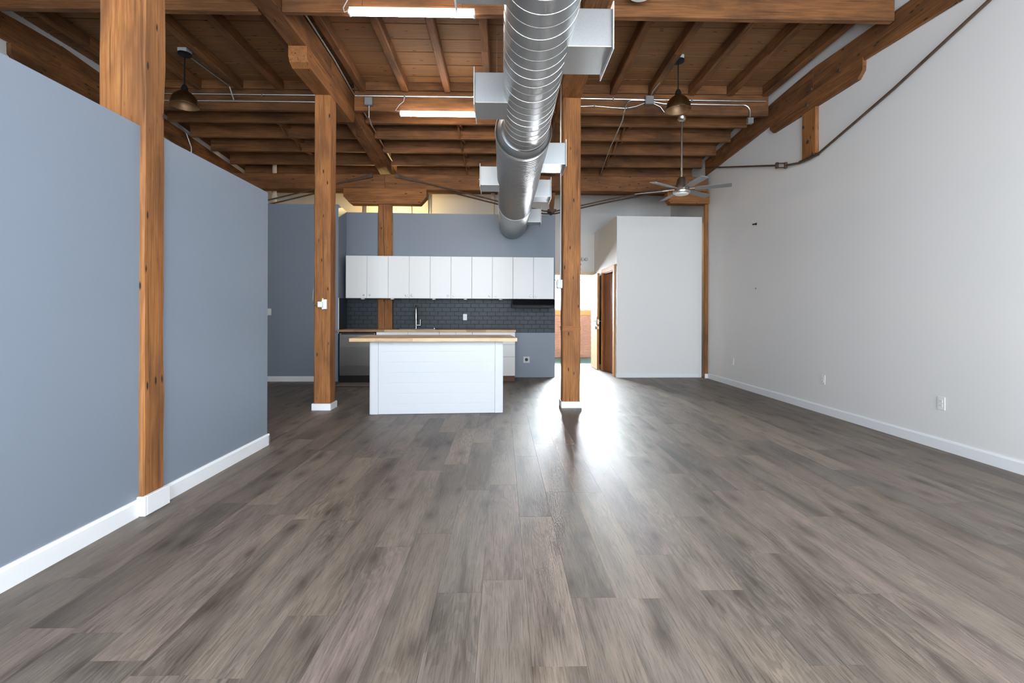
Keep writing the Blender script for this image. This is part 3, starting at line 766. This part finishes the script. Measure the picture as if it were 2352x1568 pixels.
def pendant(label, x, y, ztop, zrim):
    o = thing('pendant_lamp', label, 'lamp', 'bronze bell pendant lamps')
    B().box(x - 0.055, x + 0.055, y - 0.055, y + 0.055, ztop + 0.025, ztop + 0.075, 0.003).build('ceiling_box', MAT['plastic_grey'], o)
    B().box(x - 0.05, x + 0.05, y - 0.05, y + 0.05, ztop + 0.0752, 4.4895, 0.003).build('mounting_block', MAT['joist_x'], o)
    B().lathe([(0.075, 0.025), (0.075, 0.006), (0.065, 0)], (x, y, ztop), 'z', 28).build('canopy', MAT['black'], o, smooth=True)
    B().cyl((x, y, zrim + 0.255), 0.0075, ztop - zrim - 0.255, 'z', 10).build('stem', MAT['black'], o)
    B().lathe([(0.036, 0.175), (0.038, 0.215), (0.030, 0.235), (0.020, 0.255)], (x, y, zrim), 'z', 24).build('socket', MAT['black'], o, smooth=True)
    sp = [(0.156, 0.0), (0.155, 0.018), (0.149, 0.05), (0.136, 0.088), (0.113, 0.125), (0.080, 0.157), (0.052, 0.176), (0.040, 0.19)]
    sh = B().lathe(sp, (x, y, zrim), 'z', 40, cap=False).build('shade', MAT['bronze'], o, smooth=True)
    B().lathe([(r - 0.003, z) for r, z in sp], (x, y, zrim + 0.0005), 'z', 40, cap=False).build('shade_lining', MAT['shade_in'], sh, smooth=True)
    B().lathe([(0.153, -0.002), (0.158, -0.002), (0.158, 0.006), (0.153, 0.006)], (x, y, zrim), 'z', 40, cap=False).build('rim', MAT['bronze'], sh, smooth=True)
    B().lathe([(0.002, 0.055), (0.022, 0.062), (0.030, 0.085), (0.026, 0.115), (0.014, 0.14), (0.014, 0.175)], (x, y, zrim), 'z', 20).build('bulb', MAT['plastic'], o, smooth=True)
    return o
pendant('bronze bell pendant lamp in front of the ceiling fan rod', 2.185, 5.95, 4.352, 3.755)
pendant('bronze bell pendant lamp behind the large near column', -3.91, 5.95, 4.352, 3.735)

# ceiling fan
fn = thing('ceiling_fan', 'grey bladed ceiling fan on a long nickel rod', 'fan')
fx, fy = 2.60, 6.93
B().lathe([(0.065, 0.0), (0.062, -0.03), (0.045, -0.055), (0.02, -0.065)], (fx, fy, 4.078), 'z', 24).build('canopy', MAT['nickel'], fn, smooth=True)
B().cyl((fx, fy, 3.16), 0.015, 0.86, 'z', 12).build('downrod', MAT['nickel'], fn, smooth=True)
B().lathe([(0.03, 0.24), (0.045, 0.235), (0.062, 0.21), (0.085, 0.10), (0.092, 0.06), (0.092, 0.04)], (fx, fy, 2.96), 'z', 32).build('motor_housing', MAT['nickel'], fn, smooth=True)
B().lathe([(0.11, 0.05), (0.125, 0.035), (0.118, 0.01), (0.10, 0.0)], (fx, fy, 2.96), 'z', 32).build('light_ring', MAT['nickel'], fn, smooth=True)
B().lathe([(0.098, 0.004), (0.095, -0.012), (0.06, -0.022), (0.01, -0.026)], (fx, fy, 2.96), 'z', 32).build('light_lens', MAT['plastic'], fn, smooth=True)
for k in range(6):
    A = Matrix.Translation((fx, fy, 3.02)) @ Matrix.Rotation(R(35 + 60 * k), 4, 'Z') @ Matrix.Rotation(R(-11), 4, 'X')
    bl_ = B(A); bl_.prism([(0.18, -0.04), (0.27, -0.054), (0.655, -0.058), (0.668, -0.045), (0.668, 0.045), (0.655, 0.058), (0.27, 0.054), (0.18, 0.04)], 'z', -0.004, 0.004)
    bd = bl_.build('blade', MAT['blade'], fn)
    B(A).box(0.095, 0.26, -0.018, 0.018, 0.004, 0.010, 0.002).build('blade_iron', MAT['nickel'], bd)

# ---- conduits and boxes
def conduit(label, pts, r=0.0115, boxes=(), straps=(), cat='conduit', mat='emt'):
    o = thing('conduit', label, cat)
    for p in pts: B().tube(p, r, 8).build('pipe', MAT[mat], o, smooth=True)
    for (x, y, z, s, d) in boxes: B().box(x - s, x + s, y - d, y + d, z - s, z + s, 0.004).build('junction_box', MAT['box_steel'], o)
    for (x, y, z) in straps: B().box(x - 0.012, x + 0.012, y - 0.016, y + 0.004, z - 0.03, z + 0.016, 0.002).build('strap', MAT['emt'], o)
    return o
def arc(c, r, a0, a1, ax, n=6):
    out = []
    for i in range(n + 1):
        a = R(a0 + (a1 - a0) * i / n); u, v = r * math.cos(a), r * math.sin(a)
        out.append({'y': (c[0] + u, c[1], c[2] + v), 'x': (c[0], c[1] + u, c[2] + v), 'z': (c[0] + u, c[1] + v, c[2])}[ax])
    return out
yc = 6.828
conduit('long steel conduit along the purlin left of the near timber beam', [[(-5.1, yc, 4.285), (-2.35, yc, 4.285)], [(-5.1, yc, 4.19), (-2.35, yc, 4.19)]], straps=[(-3.4, yc, 4.285), (-4.6, yc, 4.285)])
conduit('steel conduit along the purlin between the strip light and the duct', [[(-2.11, yc, 4.285), (0.74, yc, 4.285)]], straps=[(-1.4, yc, 4.285), (-0.3, yc, 4.285)])
conduit('double steel conduit along the purlin behind the right pendant lamp', [[(1.01, yc, 4.285), (2.02, yc, 4.278)], [(2.14, yc, 4.278), (3.78, yc, 4.275)], [(2.14, yc, 4.25), (2.3, yc, 4.222), (3.45, yc, 4.218)] + arc((3.45, yc, 4.118), 0.10, 90, 0, 'y') + [(3.55, yc, 4.05)]],
        boxes=[(2.08, yc - 0.03, 4.25, 0.058, 0.036), (3.55, yc + 0.0, 3.99, 0.04, 0.03)], straps=[(1.57, yc, 4.285), (2.7, yc, 4.278)])
conduit('steel conduit from the junction box up the joist to the right pendant', [[(2.105, yc - 0.02, 4.31), (2.105, 6.70, 4.345), (2.165, 6.045, 4.385)]], r=0.010)
conduit('steel conduit from the purlin up the joist to the left pendant', [[(-3.79, yc - 0.02, 4.20), (-3.79, 6.70, 4.34), (-3.90, 6.045, 4.385)]], r=0.010)
conduit('thin steel conduit drooping under the right bay joists', [[(2.02, yc - 0.01, 4.262), (1.85, yc - 0.01, 4.265)] + arc((1.85, yc - 0.01, 4.165), 0.10, 90, 170, 'y') + [(1.73, 6.84, 4.10), (1.74, 6.95, 4.04), (1.79, 8.0, 3.99), (1.84, 9.05, 3.84)]], r=0.009)
conduit('thin looped cable on the purlin right of the middle column', [[(1.03, yc + 0.002, 4.17), (1.3, yc, 4.18), (1.55, yc, 4.16), (1.75, yc, 4.15), (1.9, yc, 4.18), (2.02, yc - 0.01, 4.225)], [(2.14, yc - 0.01, 4.225), (2.25, yc, 4.18), (2.31, yc, 4.10)]], r=0.006, boxes=[(1.30, yc, 4.175, 0.012, 0.012), (1.78, yc, 4.155, 0.012, 0.012)], cat='cable')
xb = -2.117
conduit('steel conduit running along the side of the beam over the island column', [[(xb + 0.01, 4.72, 4.44), (xb + 0.01, 4.80, 4.375), (xb + 0.01, 6.0, 4.36), (xb + 0.01, 9.0, 4.09)], [(xb + 0.04, 7.0, 4.22), (xb + 0.04, 9.0, 4.06)]], boxes=[])
conduit('junction box with short drop on the purlin beside the island column beam', [[(-1.905, yc - 0.005, 4.14), (-1.905, yc + 0.0, 3.98), (-1.93, 7.05, 3.96)]], boxes=[(-1.90, yc - 0.03, 4.19, 0.055, 0.03)])
conduit('steel conduit bend dropping behind the partition from the left beam', [[(-5.32, 7.55, 4.42), (-5.31, 7.8, 4.33), (-5.29, 8.1, 4.2), (-5.27, 8.2, 4.0), (-5.27, 8.2, 3.6)]], r=0.012)
conduit('steel conduit down the left edge of the middle column to a grey switch box', [[(0.742, 6.14, 4.15), (0.742, 6.14, 1.64)]], boxes=[], straps=[])
sbx = thing('switch_box', 'grey metal switch box on the left edge of the middle column', 'switch')
B().box(0.700, 0.763, 6.10, 6.20, 1.53, 1.64, 0.005).build('box', MAT['plastic_grey'], sbx)
B().box(0.694, 0.700, 6.105, 6.195, 1.54, 1.63, 0.002).build('cover', MAT['plastic'], sbx)
B().box(0.683, 0.694, 6.145, 6.155, 1.575, 1.60, 0.002).build('toggle', MAT['plastic_grey'], sbx)
ob = thing('outlet_box', 'white outlet box with key switch on the island column', 'outlet')
B().box(-2.225, -2.165, 5.925, 5.957, 1.25, 1.37, 0.004).build('back_plate', MAT['plastic'], ob)
B().box(-2.262, -2.205, 5.885, 5.925, 1.272, 1.342, 0.006).build('switch_body', MAT['plastic'], ob)
B().lathe([(0.012, 0), (0.012, 0.006)], (-2.24, 5.879, 1.295), 'y', 14).build('key_ring', MAT['chrome'], ob)
for zz in (1.245, 1.355): B().box(-2.222, -2.205, 5.93, 5.957, zz, zz + 0.03, 0.002).build('clip', MAT['chrome'], ob)
B().tube([(-2.262, 5.90, 1.30), (-2.30, 5.90, 1.305), (-2.345, 5.93, 1.315), (-2.352, 5.98, 1.36), (-2.348, 5.99, 1.5)], 0.007, 6).build('cord', MAT['box_steel'], ob, smooth=True)
# cream pipes behind the girder
for lab, x, y, z0, r in (('cream vertical pipe behind the girder over the alcove wall', -4.42, 9.35, 2.6, 0.04),
                         ('cream vertical pipe beside the end of the round duct', -0.205, 9.55, 2.9, 0.04),
                         ('cream vertical pipe left of the split column above the kitchen wall', -2.80, 9.75, 2.9, 0.05)):
    p = thing('pipe', lab, 'pipe', 'cream pipes')
    B().cyl((x, y, z0 - 2.6 if z0 > 2.7 else 0.0), r, zf(y) - (z0 - 2.6 if z0 > 2.7 else 0.0), 'z', 18).build('riser', MAT['pipe'], p, smooth=True)
    B().lathe([(r + 0.012, 0), (r + 0.012, 0.06)], (x, y, 3.42), 'z', 18).build('coupling', MAT['pipe'], p, smooth=True)
conduit('pair of thin conduits on the yellow lit wall behind the kitchen', [[(-1.72, 11.05, 0.3), (-1.72, 11.05, 4.0)], [(-1.67, 11.05, 0.3), (-1.67, 11.05, 4.0)], [(-2.1, 11.05, 0.3), (-2.1, 11.05, 4.0)]], r=0.014)
# white round fixture on the near purlin
sm = thing('smoke_detector', 'white round detector at the top of the view in front of the purlin', 'detector')
B().lathe([(0.135, 0.06), (0.135, 0.03), (0.11, 0.006), (0.05, 0.0)], (1.27, 4.40, 4.142), 'z', 32).build('body', MAT['plastic'], sm, smooth=True)
B().lathe([(0.018, 0.004), (0.018, -0.028), (0.013, -0.034)], (1.255, 4.36, 4.142), 'z', 14).build('test_button', MAT['plastic'], sm, smooth=True)
B().cyl((1.27, 4.40, 4.20), 0.03, 0.19, 'z', 14).build('mount', MAT['plastic_grey'], sm)

# ================================================================== kitchen
K = KM
# tiles on the wall
TW, TH, G = 0.1545, 0.0785, 0.0035
tile_cache = {}
grout = B(K); grout.box(-3.93, -0.002, -0.004, 0.0, 0.852, 1.483); grout.build('grout_bed', MAT['grout'], KW)
gs = B(K); gs.box(-3.929, -3.925, -0.488, -0.002, 0.852, 1.483); gs.build('grout_bed', MAT['grout'], SW)
B(K).box(-3.93, -3.915, -0.4935, -0.4885, 0.852, 1.483).build('edge_trim', MAT['plastic'], SW)
def tile_obj(a0, a1, z0, z1, par, side=False):
    key = (round(a1 - a0, 4), round(z1 - z0, 4), side)
    if key not in tile_cache:
        b = B()
        if side: b.box(0, 0.007, -key[0], 0, 0, key[1], 0.0018)
        else: b.box(0, key[0], -0.007, 0, 0, key[1], 0.0018)
        o = b.build('tile', MAT['tile'], par); tile_cache[key] = o.data
    else:
        o = bpy.data.objects.new('tile', tile_cache[key]); C.objects.link(o); o.parent = par
    o.matrix_local = K @ (Matrix.Translation((-3.925, a1, z0)) if side else Matrix.Translation((a0, -0.004, z0)))
    return o
for r in range(8):
    z0 = 0.855 + r * TH
    a_end = -0.004 if r < 6 else -0.835
    ph = -0.136 if r % 2 else -0.136 + TW / 2
    a = ph
    spans = []
    while a > -3.93 - TW: spans.append((a - TW, a)); a -= TW
    spans.append((ph, ph + TW))
    for (s0, s1) in spans:
        s0, s1 = max(s0, -3.917), min(s1, a_end)
        # leave the column free
        for (q0, q1) in ((s0, min(s1, -3.345)), (max(s0, -3.058), s1)):
            if q1 - q0 > 0.02: tile_obj(q0 + G / 2, q1 - G / 2, z0 + G / 2, z0 + TH - G / 2, KW)
    b0 = -0.012; k = 0
    lens = [TW] * 4 if r % 2 else [TW / 2] + [TW] * 3
    for L in lens:
        e = max(b0 - L, -0.485)
        if b0 - e > 0.02: tile_obj(b0 - e + -(b0 - e) + e + G / 2, b0 - G / 2, z0 + G / 2, z0 + TH - G / 2, SW, side=True)
        b0 -= L

# upper cabinets
uz0, uz1, uf = 1.482, 2.247, -0.372
NAMES = ('first pair of white upper cabinet doors, at the left end beside the alcove', 'second pair of white upper cabinet doors, in front of the split column',
         'third pair of white upper cabinet doors, above the faucet side of the counter', 'fourth pair of white upper cabinet doors, left of the range hood', 'fifth pair of white upper cabinet doors, over the range hood')
DW = 0.3758; U0 = -3.835
for i in range(5):
    a0 = U0 + 2 * i * DW; a1 = a0 + 2 * DW
    o = thing('upper_cabinet', NAMES[i], 'cabinet', 'white upper cabinets')
    cy = B(K)
    cy.box(a0 + 0.001, a1 - 0.001, uf + 0.021, -0.064, uz0, uz1)
    cy.build('body', MAT['cab_in'], o)
    for j in range(2):
        d0 = a0 + j * DW
        gp = 0.0030 if i > 1 else 0.0018
        dd = B(K).box(d0 + gp, d0 + DW - gp, uf, uf + 0.019, uz0 + 0.002, uz1 - 0.002, 0.0015).build('door', MAT['cab'], o)
        ka = d0 + DW - 0.052 if j == 0 else d0 + 0.052
        kb = B(K); kb.lathe([(0.006, 0), (0.006, -0.012), (0.014, -0.018), (0.015, -0.026), (0.010, -0.031), (0.002, -0.032)], (ka, uf, uz0 + 0.055), 'y', 16)
        kb.build('knob', MAT['nickel'], dd, smooth=True)
for (px, lab) in ((-3.55, 'first white puck light under the upper cabinets, next to the split column'), (-3.02, 'second white puck light under the upper cabinets, right of the split column'), (-2.27, 'third white puck light under the upper cabinets, above the sink'),
                  (-1.70, 'fourth white puck light under the upper cabinets, above the tile outlet'), (-1.05, 'fifth white puck light under the upper cabinets, beside the range hood')):
    p = thing('puck_light', lab, 'light', 'puck lights under the cabinets')
    B(K).lathe([(0.036, 0.0), (0.036, -0.014), (0.028, -0.02)], (px, -0.30, uz0 - 0.0005), 'z', 24).build('body', MAT['plastic'], p, smooth=True)
    B(K).lathe([(0.026, -0.0195), (0.02, -0.022)], (px, -0.30, uz0), 'z', 24).build('lens', MAT['plastic_grey'], p, smooth=True)
# range hood
h = thing('range_hood', 'black under-cabinet range hood', 'range hood')
B(K).prism([(-0.012, 1.478), (-0.40, 1.478), (-0.47, 1.372), (-0.475, 1.345), (-0.475, 1.32), (-0.012, 1.32)], 'x', -0.835, -0.075).build('body', MAT['black_gloss'], h)
B(K).box(-0.84, -0.07, -0.479, -0.470, 1.318, 1.360, 0.002).build('lip', MAT['black'], h)
B(K).box(-0.30, -0.16, -0.482, -0.479, 1.330, 1.350, 0.001).build('control_strip', MAT['hole'], h)
# countertops made of staves
def staves(name, label, M, a0, a1, b0, b1, z0, z1, seed, sw=0.055, cut=None):
    o = thing(name, label, 'countertop'); rg = random.Random(seed)
    nb = max(1, round((b1 - b0) / sw)); w = (b1 - b0) / nb
    for j in range(nb):
        y0 = b0 + j * w; x = a0 - rg.uniform(0, 0.35)
        while x < a1:
            L = rg.uniform(0.32, 0.55); s, e = max(x, a0), min(x + L, a1); x += L
            if e - s < 0.004: continue
            segs = [(s, e)]
            for cu in cut or ():
                if y0 + w > cu[2] and y0 < cu[3]:
                    segs = [(p, q) for (s_, e_) in segs for p, q in ((s_, min(e_, cu[0])), (max(s_, cu[1]), e_)) if q - p > 0.004]
            rv = rg.random()
            for p, q in segs:
                B(M).box(p, q, y0, y0 + w, z0, z1, 0.0006).build('stave', MAT['block'], o, rnd=rv)
    return o
ct = staves('countertop', 'wooden butcher block counter along the tiled kitchen wall', K, -3.90, -0.79, -0.645, -0.0131, 0.885, 0.922, 5, cut=((-2.95, -2.22, -0.55, -0.12), (-3.352, -3.055, -0.062, 0.0)))
# column passes through the counter: its front is flush with the wall, so the counter stops at the tile
# sink
sk = thing('sink', 'steel drop-in sink in the wooden kitchen counter', 'sink')
f = B(K)
f.box(-2.97, -2.20, -0.595, -0.525, 0.9225, 0.926); f.box(-2.97, -2.20, -0.135, -0.05, 0.9225, 0.926); f.box(-2.97, -2.93, -0.525, -0.135, 0.9225, 0.926); f.box(-2.24, -2.20, -0.525, -0.135, 0.9225, 0.926)
f.build('rim', MAT['steel'], sk)
f = B(K); f.box(-2.93, -2.925, -0.525, -0.135, 0.75, 0.922); f.box(-2.245, -2.24, -0.525, -0.135, 0.75, 0.922); f.box(-2.925, -2.245, -0.525, -0.52, 0.75, 0.922); f.box(-2.925, -2.245, -0.14, -0.135, 0.75, 0.922); f.box(-2.925, -2.245, -0.52, -0.14, 0.745, 0.75)
f.build('basin', MAT['steel'], sk)
# faucet
fa = thing('faucet', 'tall brushed nickel pull-down faucet behind the sink', 'faucet')
fx_, fb = -2.62, -0.095
B(K).lathe([(0.026, 0), (0.026, 0.012), (0.020, 0.016)], (fx_, fb, 0.926), 'z', 20).build('base', MAT['nickel'], fa, smooth=True)
pts = [(fx_, fb, 0.94), (fx_, fb, 1.25)] + [(fx_ + 0.010 * (1 - math.cos(R(a))), fb - 0.075 * (1 - math.cos(R(a))), 1.27 + 0.085 * math.sin(R(a))) for a in range(0, 181, 20)] + [(fx_ + 0.021, fb - 0.152, 1.22)]
B(K).tube(pts, 0.0135, 12).build('spout', MAT['nickel'], fa, smooth=True)
B(K).lathe([(0.017, 0), (0.019, 0.02), (0.017, 0.13), (0.013, 0.15)], (fx_ + 0.021, fb - 0.153, 1.09), 'z', 16).build('spray_head', MAT['nickel'], fa, smooth=True)
B(K).cyl((fx_, fb, 0.992), 0.017, 0.085, 'x', 14).build('handle_body', MAT['nickel'], fa, smooth=True)
B(K).tube([(fx_ + 0.078, fb, 0.995), (fx_ + 0.078, fb, 1.10)], 0.006, 10).build('lever', MAT['nickel'], fa, smooth=True)
sd_ = thing('soap_dispenser', 'small nickel soap pump at the back of the sink', 'soap pump')
B(K).lathe([(0.022, 0), (0.020, 0.012), (0.007, 0.02), (0.007, 0.045), (0.010, 0.05), (0.004, 0.055)], (-2.285, -0.095, 0.926), 'z', 18).build('pump', MAT['nickel'], sd_, smooth=True)
B(K).tube([(-2.285, -0.095, 0.974), (-2.285, -0.16, 0.970)], 0.004, 8).build('nozzle', MAT['nickel'], sd_, smooth=True)
# base cabinets
def base_cab(label, a0, a1, kind):
    o = thing('base_cabinet', label, 'cabinet', 'white base cabinets')
    ins = 0.0
    body = B(K); body.box(a0 + 0.001, a1 - 0.001, -0.598, -0.56, 0.105, 0.884); body.box(a0 + 0.001, a0 + 0.02, -0.56, -0.075, 0.105, 0.884); body.box(a1 - 0.02, a1 - 0.001, -0.56, -0.075, 0.105, 0.884); body.box(a0 + 0.02, a1 - 0.02, -0.56, -0.075, 0.105, 0.125)
    body.build('body', MAT['cab_in'], o)
    B(K).box(a0 + 0.001, a1 - 0.001, -0.545, -0.53, 0.001, 0.104).build('toe_kick', MAT['toe'], o)
    if kind == 'drawers':
        for z0, z1 in ((0.108, 0.443), (0.447, 0.661), (0.665, 0.880)):
            B(K).box(a0 + 0.002, a1 - 0.002, -0.618, -0.599, z0, z1, 0.0015).build('drawer_front', MAT['cab'], o)
    else:
        d = (a1 - a0) / 2
        for j in range(2):
            dd = B(K).box(a0 + j * d + 0.002, a0 + (j + 1) * d - 0.002, -0.618, -0.599, 0.108, 0.880, 0.0015).build('door', MAT['cab'], o)
            ka = a0 + d - 0.05 if j == 0 else a0 + d + 0.05
            B(K).lathe([(0.006, 0), (0.006, -0.012), (0.015, -0.018), (0.015, -0.026), (0.002, -0.032)], (ka, -0.618, 0.82), 'y', 16).build('knob', MAT['nickel'], dd, smooth=True)
    return o
base_cab('white base cabinet under the sink behind the island', -3.235, -2.14, 'doors')
base_cab('white two door base cabinet right of the sink behind the island', -2.138, -1.56, 'doors')
base_cab('white base cabinet with three stacked drawers at the right end of the counter', -1.558, -0.80, 'drawers')
dw = thing('dishwasher', 'stainless steel dishwasher at the left end of the counter', 'dishwasher')
B(K).box(-3.86, -3.24, -0.60, -0.06, 0.02, 0.872).build('tub', MAT['black'], dw)
pf = B(K); pf.prism([(-0.602, 0.125), (-0.640, 0.125), (-0.646, 0.30), (-0.646, 0.62), (-0.640, 0.80), (-0.634, 0.862), (-0.602, 0.862)], 'x', -3.858, -3.248)
pf.build('front_panel', MAT['steel'], dw)
B(K).box(-3.83, -3.27, -0.643, -0.633, 0.842, 0.858, 0.002).build('handle_recess', MAT['black'], dw)
B(K).box(-3.855, -3.25, -0.625, -0.602, 0.004, 0.118).build('kick_plate', MAT['black'], dw)
mt = thing('door_mat', 'black and pale striped mat in front of the dishwasher', 'mat')
B(K).box(-3.82, -2.9, -1.13, -0.66, 0.001, 0.008, 0.002).build('backing', MAT['mat_dark'], mt)
for k in range(30):
    a = -3.80 + k * 0.03
    B(K).prism([(a, -1.115), (a + 0.012, -1.115), (a + 0.012 + 0.0, -0.675), (a, -0.675)], 'z', 0.008, 0.010).build('stripe', MAT['mat_pale'], mt)

# outlets
def plate(name, label, cat, M, w, h_, duplex=True, mat='plastic', group=None):
    """wall plate in its own frame: x right, y out of the wall towards -y, z up"""
    o = thing(name, label, cat, group)
    B(M).box(-w / 2, w / 2, -0.006, -0.0005, -h_ / 2, h_ / 2, 0.003).build('cover_plate', MAT[mat], o)
    if duplex:
        for s in (-1, 1):
            rc = B(M).box(-0.017, 0.017, -0.009, -0.006, s * 0.0195 - 0.0145, s * 0.0195 + 0.0145, 0.002).build('receptacle', MAT[mat], o)
            f = B(M); f.box(-0.008, -0.0055, -0.0094, -0.009, s * 0.0195 - 0.004, s * 0.0195 + 0.006); f.box(0.0055, 0.008, -0.0094, -0.009, s * 0.0195 - 0.004, s * 0.0195 + 0.005); f.build('slots', MAT['hole'], rc)
    return o
RW = lambda y, z: Matrix.Translation((XR, y, z)) @ Matrix.Rotation(R(-90), 4, 'Z')
plate('outlet', 'white outlet on the right wall nearest the viewer', 'outlet', RW(4.18, 0.412), 0.078, 0.118, group='outlets on the right wall')
plate('outlet', 'white outlet on the right wall, the middle one of three', 'outlet', RW(5.75, 0.412), 0.078, 0.118, group='outlets on the right wall')
plate('outlet', 'white outlet on the right wall closest to the white closet', 'outlet', RW(8.03, 0.412), 0.078, 0.118, group='outlets on the right wall')
plate('outlet', 'white outlet set in the charcoal tile backsplash', 'outlet', K @ Matrix.Translation((-1.715, -0.011, 1.146)), 0.074, 0.118)
sw = plate('light_switch', 'white wall switch on the dark alcove wall past the partition end', 'switch', Matrix.Translation((-4.13, 8.55, 1.229)), 0.078, 0.118, duplex=False)
B().box(-4.147, -4.113, 8.539, 8.544, 1.196, 1.262, 0.003).build('rocker', MAT['plastic'], sw)
ro_ = thing('range_outlet', 'square range outlet with black round socket low on the kitchen wall', 'outlet')
M_ = K @ Matrix.Translation((-0.545, 0, 0.335))
B(M_).box(-0.062, 0.062, -0.007, -0.0005, -0.062, 0.062, 0.003).build('cover_plate', MAT['plastic_grey'], ro_)
B(M_).lathe([(0.030, -0.007), (0.030, -0.012), (0.026, -0.013)], (0, 0, 0.004), 'y', 24).build('socket', MAT['hole'], ro_)
# small fittings on the right wall
hk = thing('wall_hook', 'small black peg high on the right wall', 'hook')
B().timber((3.899, 7.30, 2.60), (3.84, 7.30, 2.592), 0.02, 0.02, jit=0, c=0.003).build('peg', MAT['black'], hk)
B().lathe([(0.02, 0), (0.02, -0.004)], (3.8985, 7.30, 2.60), 'x', 14).build('rose', MAT['black'], hk)
hk2 = thing('wall_anchor', 'tiny grey anchor on the right wall below the black peg', 'anchor')
B().lathe([(0.012, 0), (0.012, -0.01), (0.006, -0.014)], (3.8985, 7.30, 1.61), 'x', 12).build('screw', MAT['box_steel'], hk2)
# emergency light and sign over the doorway
em = thing('emergency_light', 'white twin lamp emergency light above the corridor doorway', 'emergency light')
B().box(1.815, 1.95, 11.02, 11.068, 2.45, 2.53, 0.008).build('body', MAT['plastic'], em)
for xx in (1.84, 1.92): B().lathe([(0.034, 0), (0.038, -0.03), (0.030, -0.045)], (xx, 11.015, 2.475), 'y', 18).build('lamp_head', MAT['plastic_grey'], em, smooth=True)
ex = thing('exit_sign', 'white sign with a red chevron above the corridor doorway', 'sign')
B().box(1.50, 1.822, 11.035, 11.068, 2.27, 2.44, 0.004).build('sign_body', MAT['plastic'], ex)
B().prism([(1.772, 2.395), (1.792, 2.395), (1.812, 2.365), (1.792, 2.335), (1.772, 2.335), (1.790, 2.365)], 'y', 11.031, 11.035).build('chevron', MAT['red'], ex)

# ================================================================== island
IM = Matrix.Translation((-0.003, 5.80, 0)) @ Matrix.Rotation(R(4.0), 4, 'Z')
isl = thing('kitchen_island', 'white boarded kitchen island base in the middle of the floor', 'island')
B(IM).box(-1.558, -0.002, 0.020, 0.62, 0.004, 0.872).build('core', MAT['island'], isl)
B(IM).box(-1.562, -1.472, -0.002, 0.019, 0.003, 0.873, 0.0015).build('corner_board', MAT['island'], isl)
B(IM).box(-0.088, 0.002, -0.002, 0.019, 0.003, 0.873, 0.0015).build('corner_board', MAT['island'], isl)
for s in (-1.563, 0.0025):
    B(IM).box(s - 0.012, s, 0.0195, 0.62, 0.003, 0.873, 0.001).build('side_panel', MAT['island'], isl) if s < -1 else B(IM).box(s - 0.0045, s + 0.0075, 0.0195, 0.62, 0.003, 0.873, 0.001).build('side_panel', MAT['island'], isl)
zb = 0.004
for k in range(7):
    hh = 0.868 / 7
    B(IM).box(-1.470, -0.090, 0.004, 0.0195, zb + k * hh + 0.0001, zb + (k + 1) * hh - 0.0001, 0.0004).build('shiplap_board', MAT['island'], isl)
it = staves('countertop', 'wooden butcher block top overhanging the white island', IM, -1.77, 0.165, -0.16, 0.80, 0.8735, 0.9125, 11, sw=0.06)

# warm lamp inside the closet
cl = thing('closet_lamp', 'warm bulb glowing inside the white closet', 'lamp')
B().lathe([(0.002, -0.10), (0.04, -0.08), (0.045, -0.05), (0.02, 0.0)], (2.95, 9.9, 2.93), 'z', 16).build('bulb', MAT['warm'], cl, smooth=True)
B().lathe([(0.05, 0.0), (0.05, 0.045)], (2.95, 9.9, 2.93), 'z', 16).build('lamp_holder', MAT['plastic'], cl)

# ================================================================== put every thing's origin at its base
bpy.context.view_layer.update()
for o in [o for o in C.objects if o.parent is None and o.type in ('EMPTY', 'MESH')]:
    pts = []
    todo = [o]
    while todo:
        q = todo.pop(); todo += list(q.children)
        if q.type == 'MESH':
            mw = q.matrix_world; bbx = [mw @ Vector(c) for c in q.bound_box]; pts += bbx
    if not pts: continue
    lo = [min(p[i] for p in pts) for i in range(3)]; hi = [max(p[i] for p in pts) for i in range(3)]
    base = Vector(((lo[0] + hi[0]) / 2, (lo[1] + hi[1]) / 2, lo[2]))
    if o.type == 'MESH':
        o.data.transform(Matrix.Translation(-base))
    for ch in o.children:
        ch.location = ch.location - base
    o.location = base
bpy.context.view_layer.update()
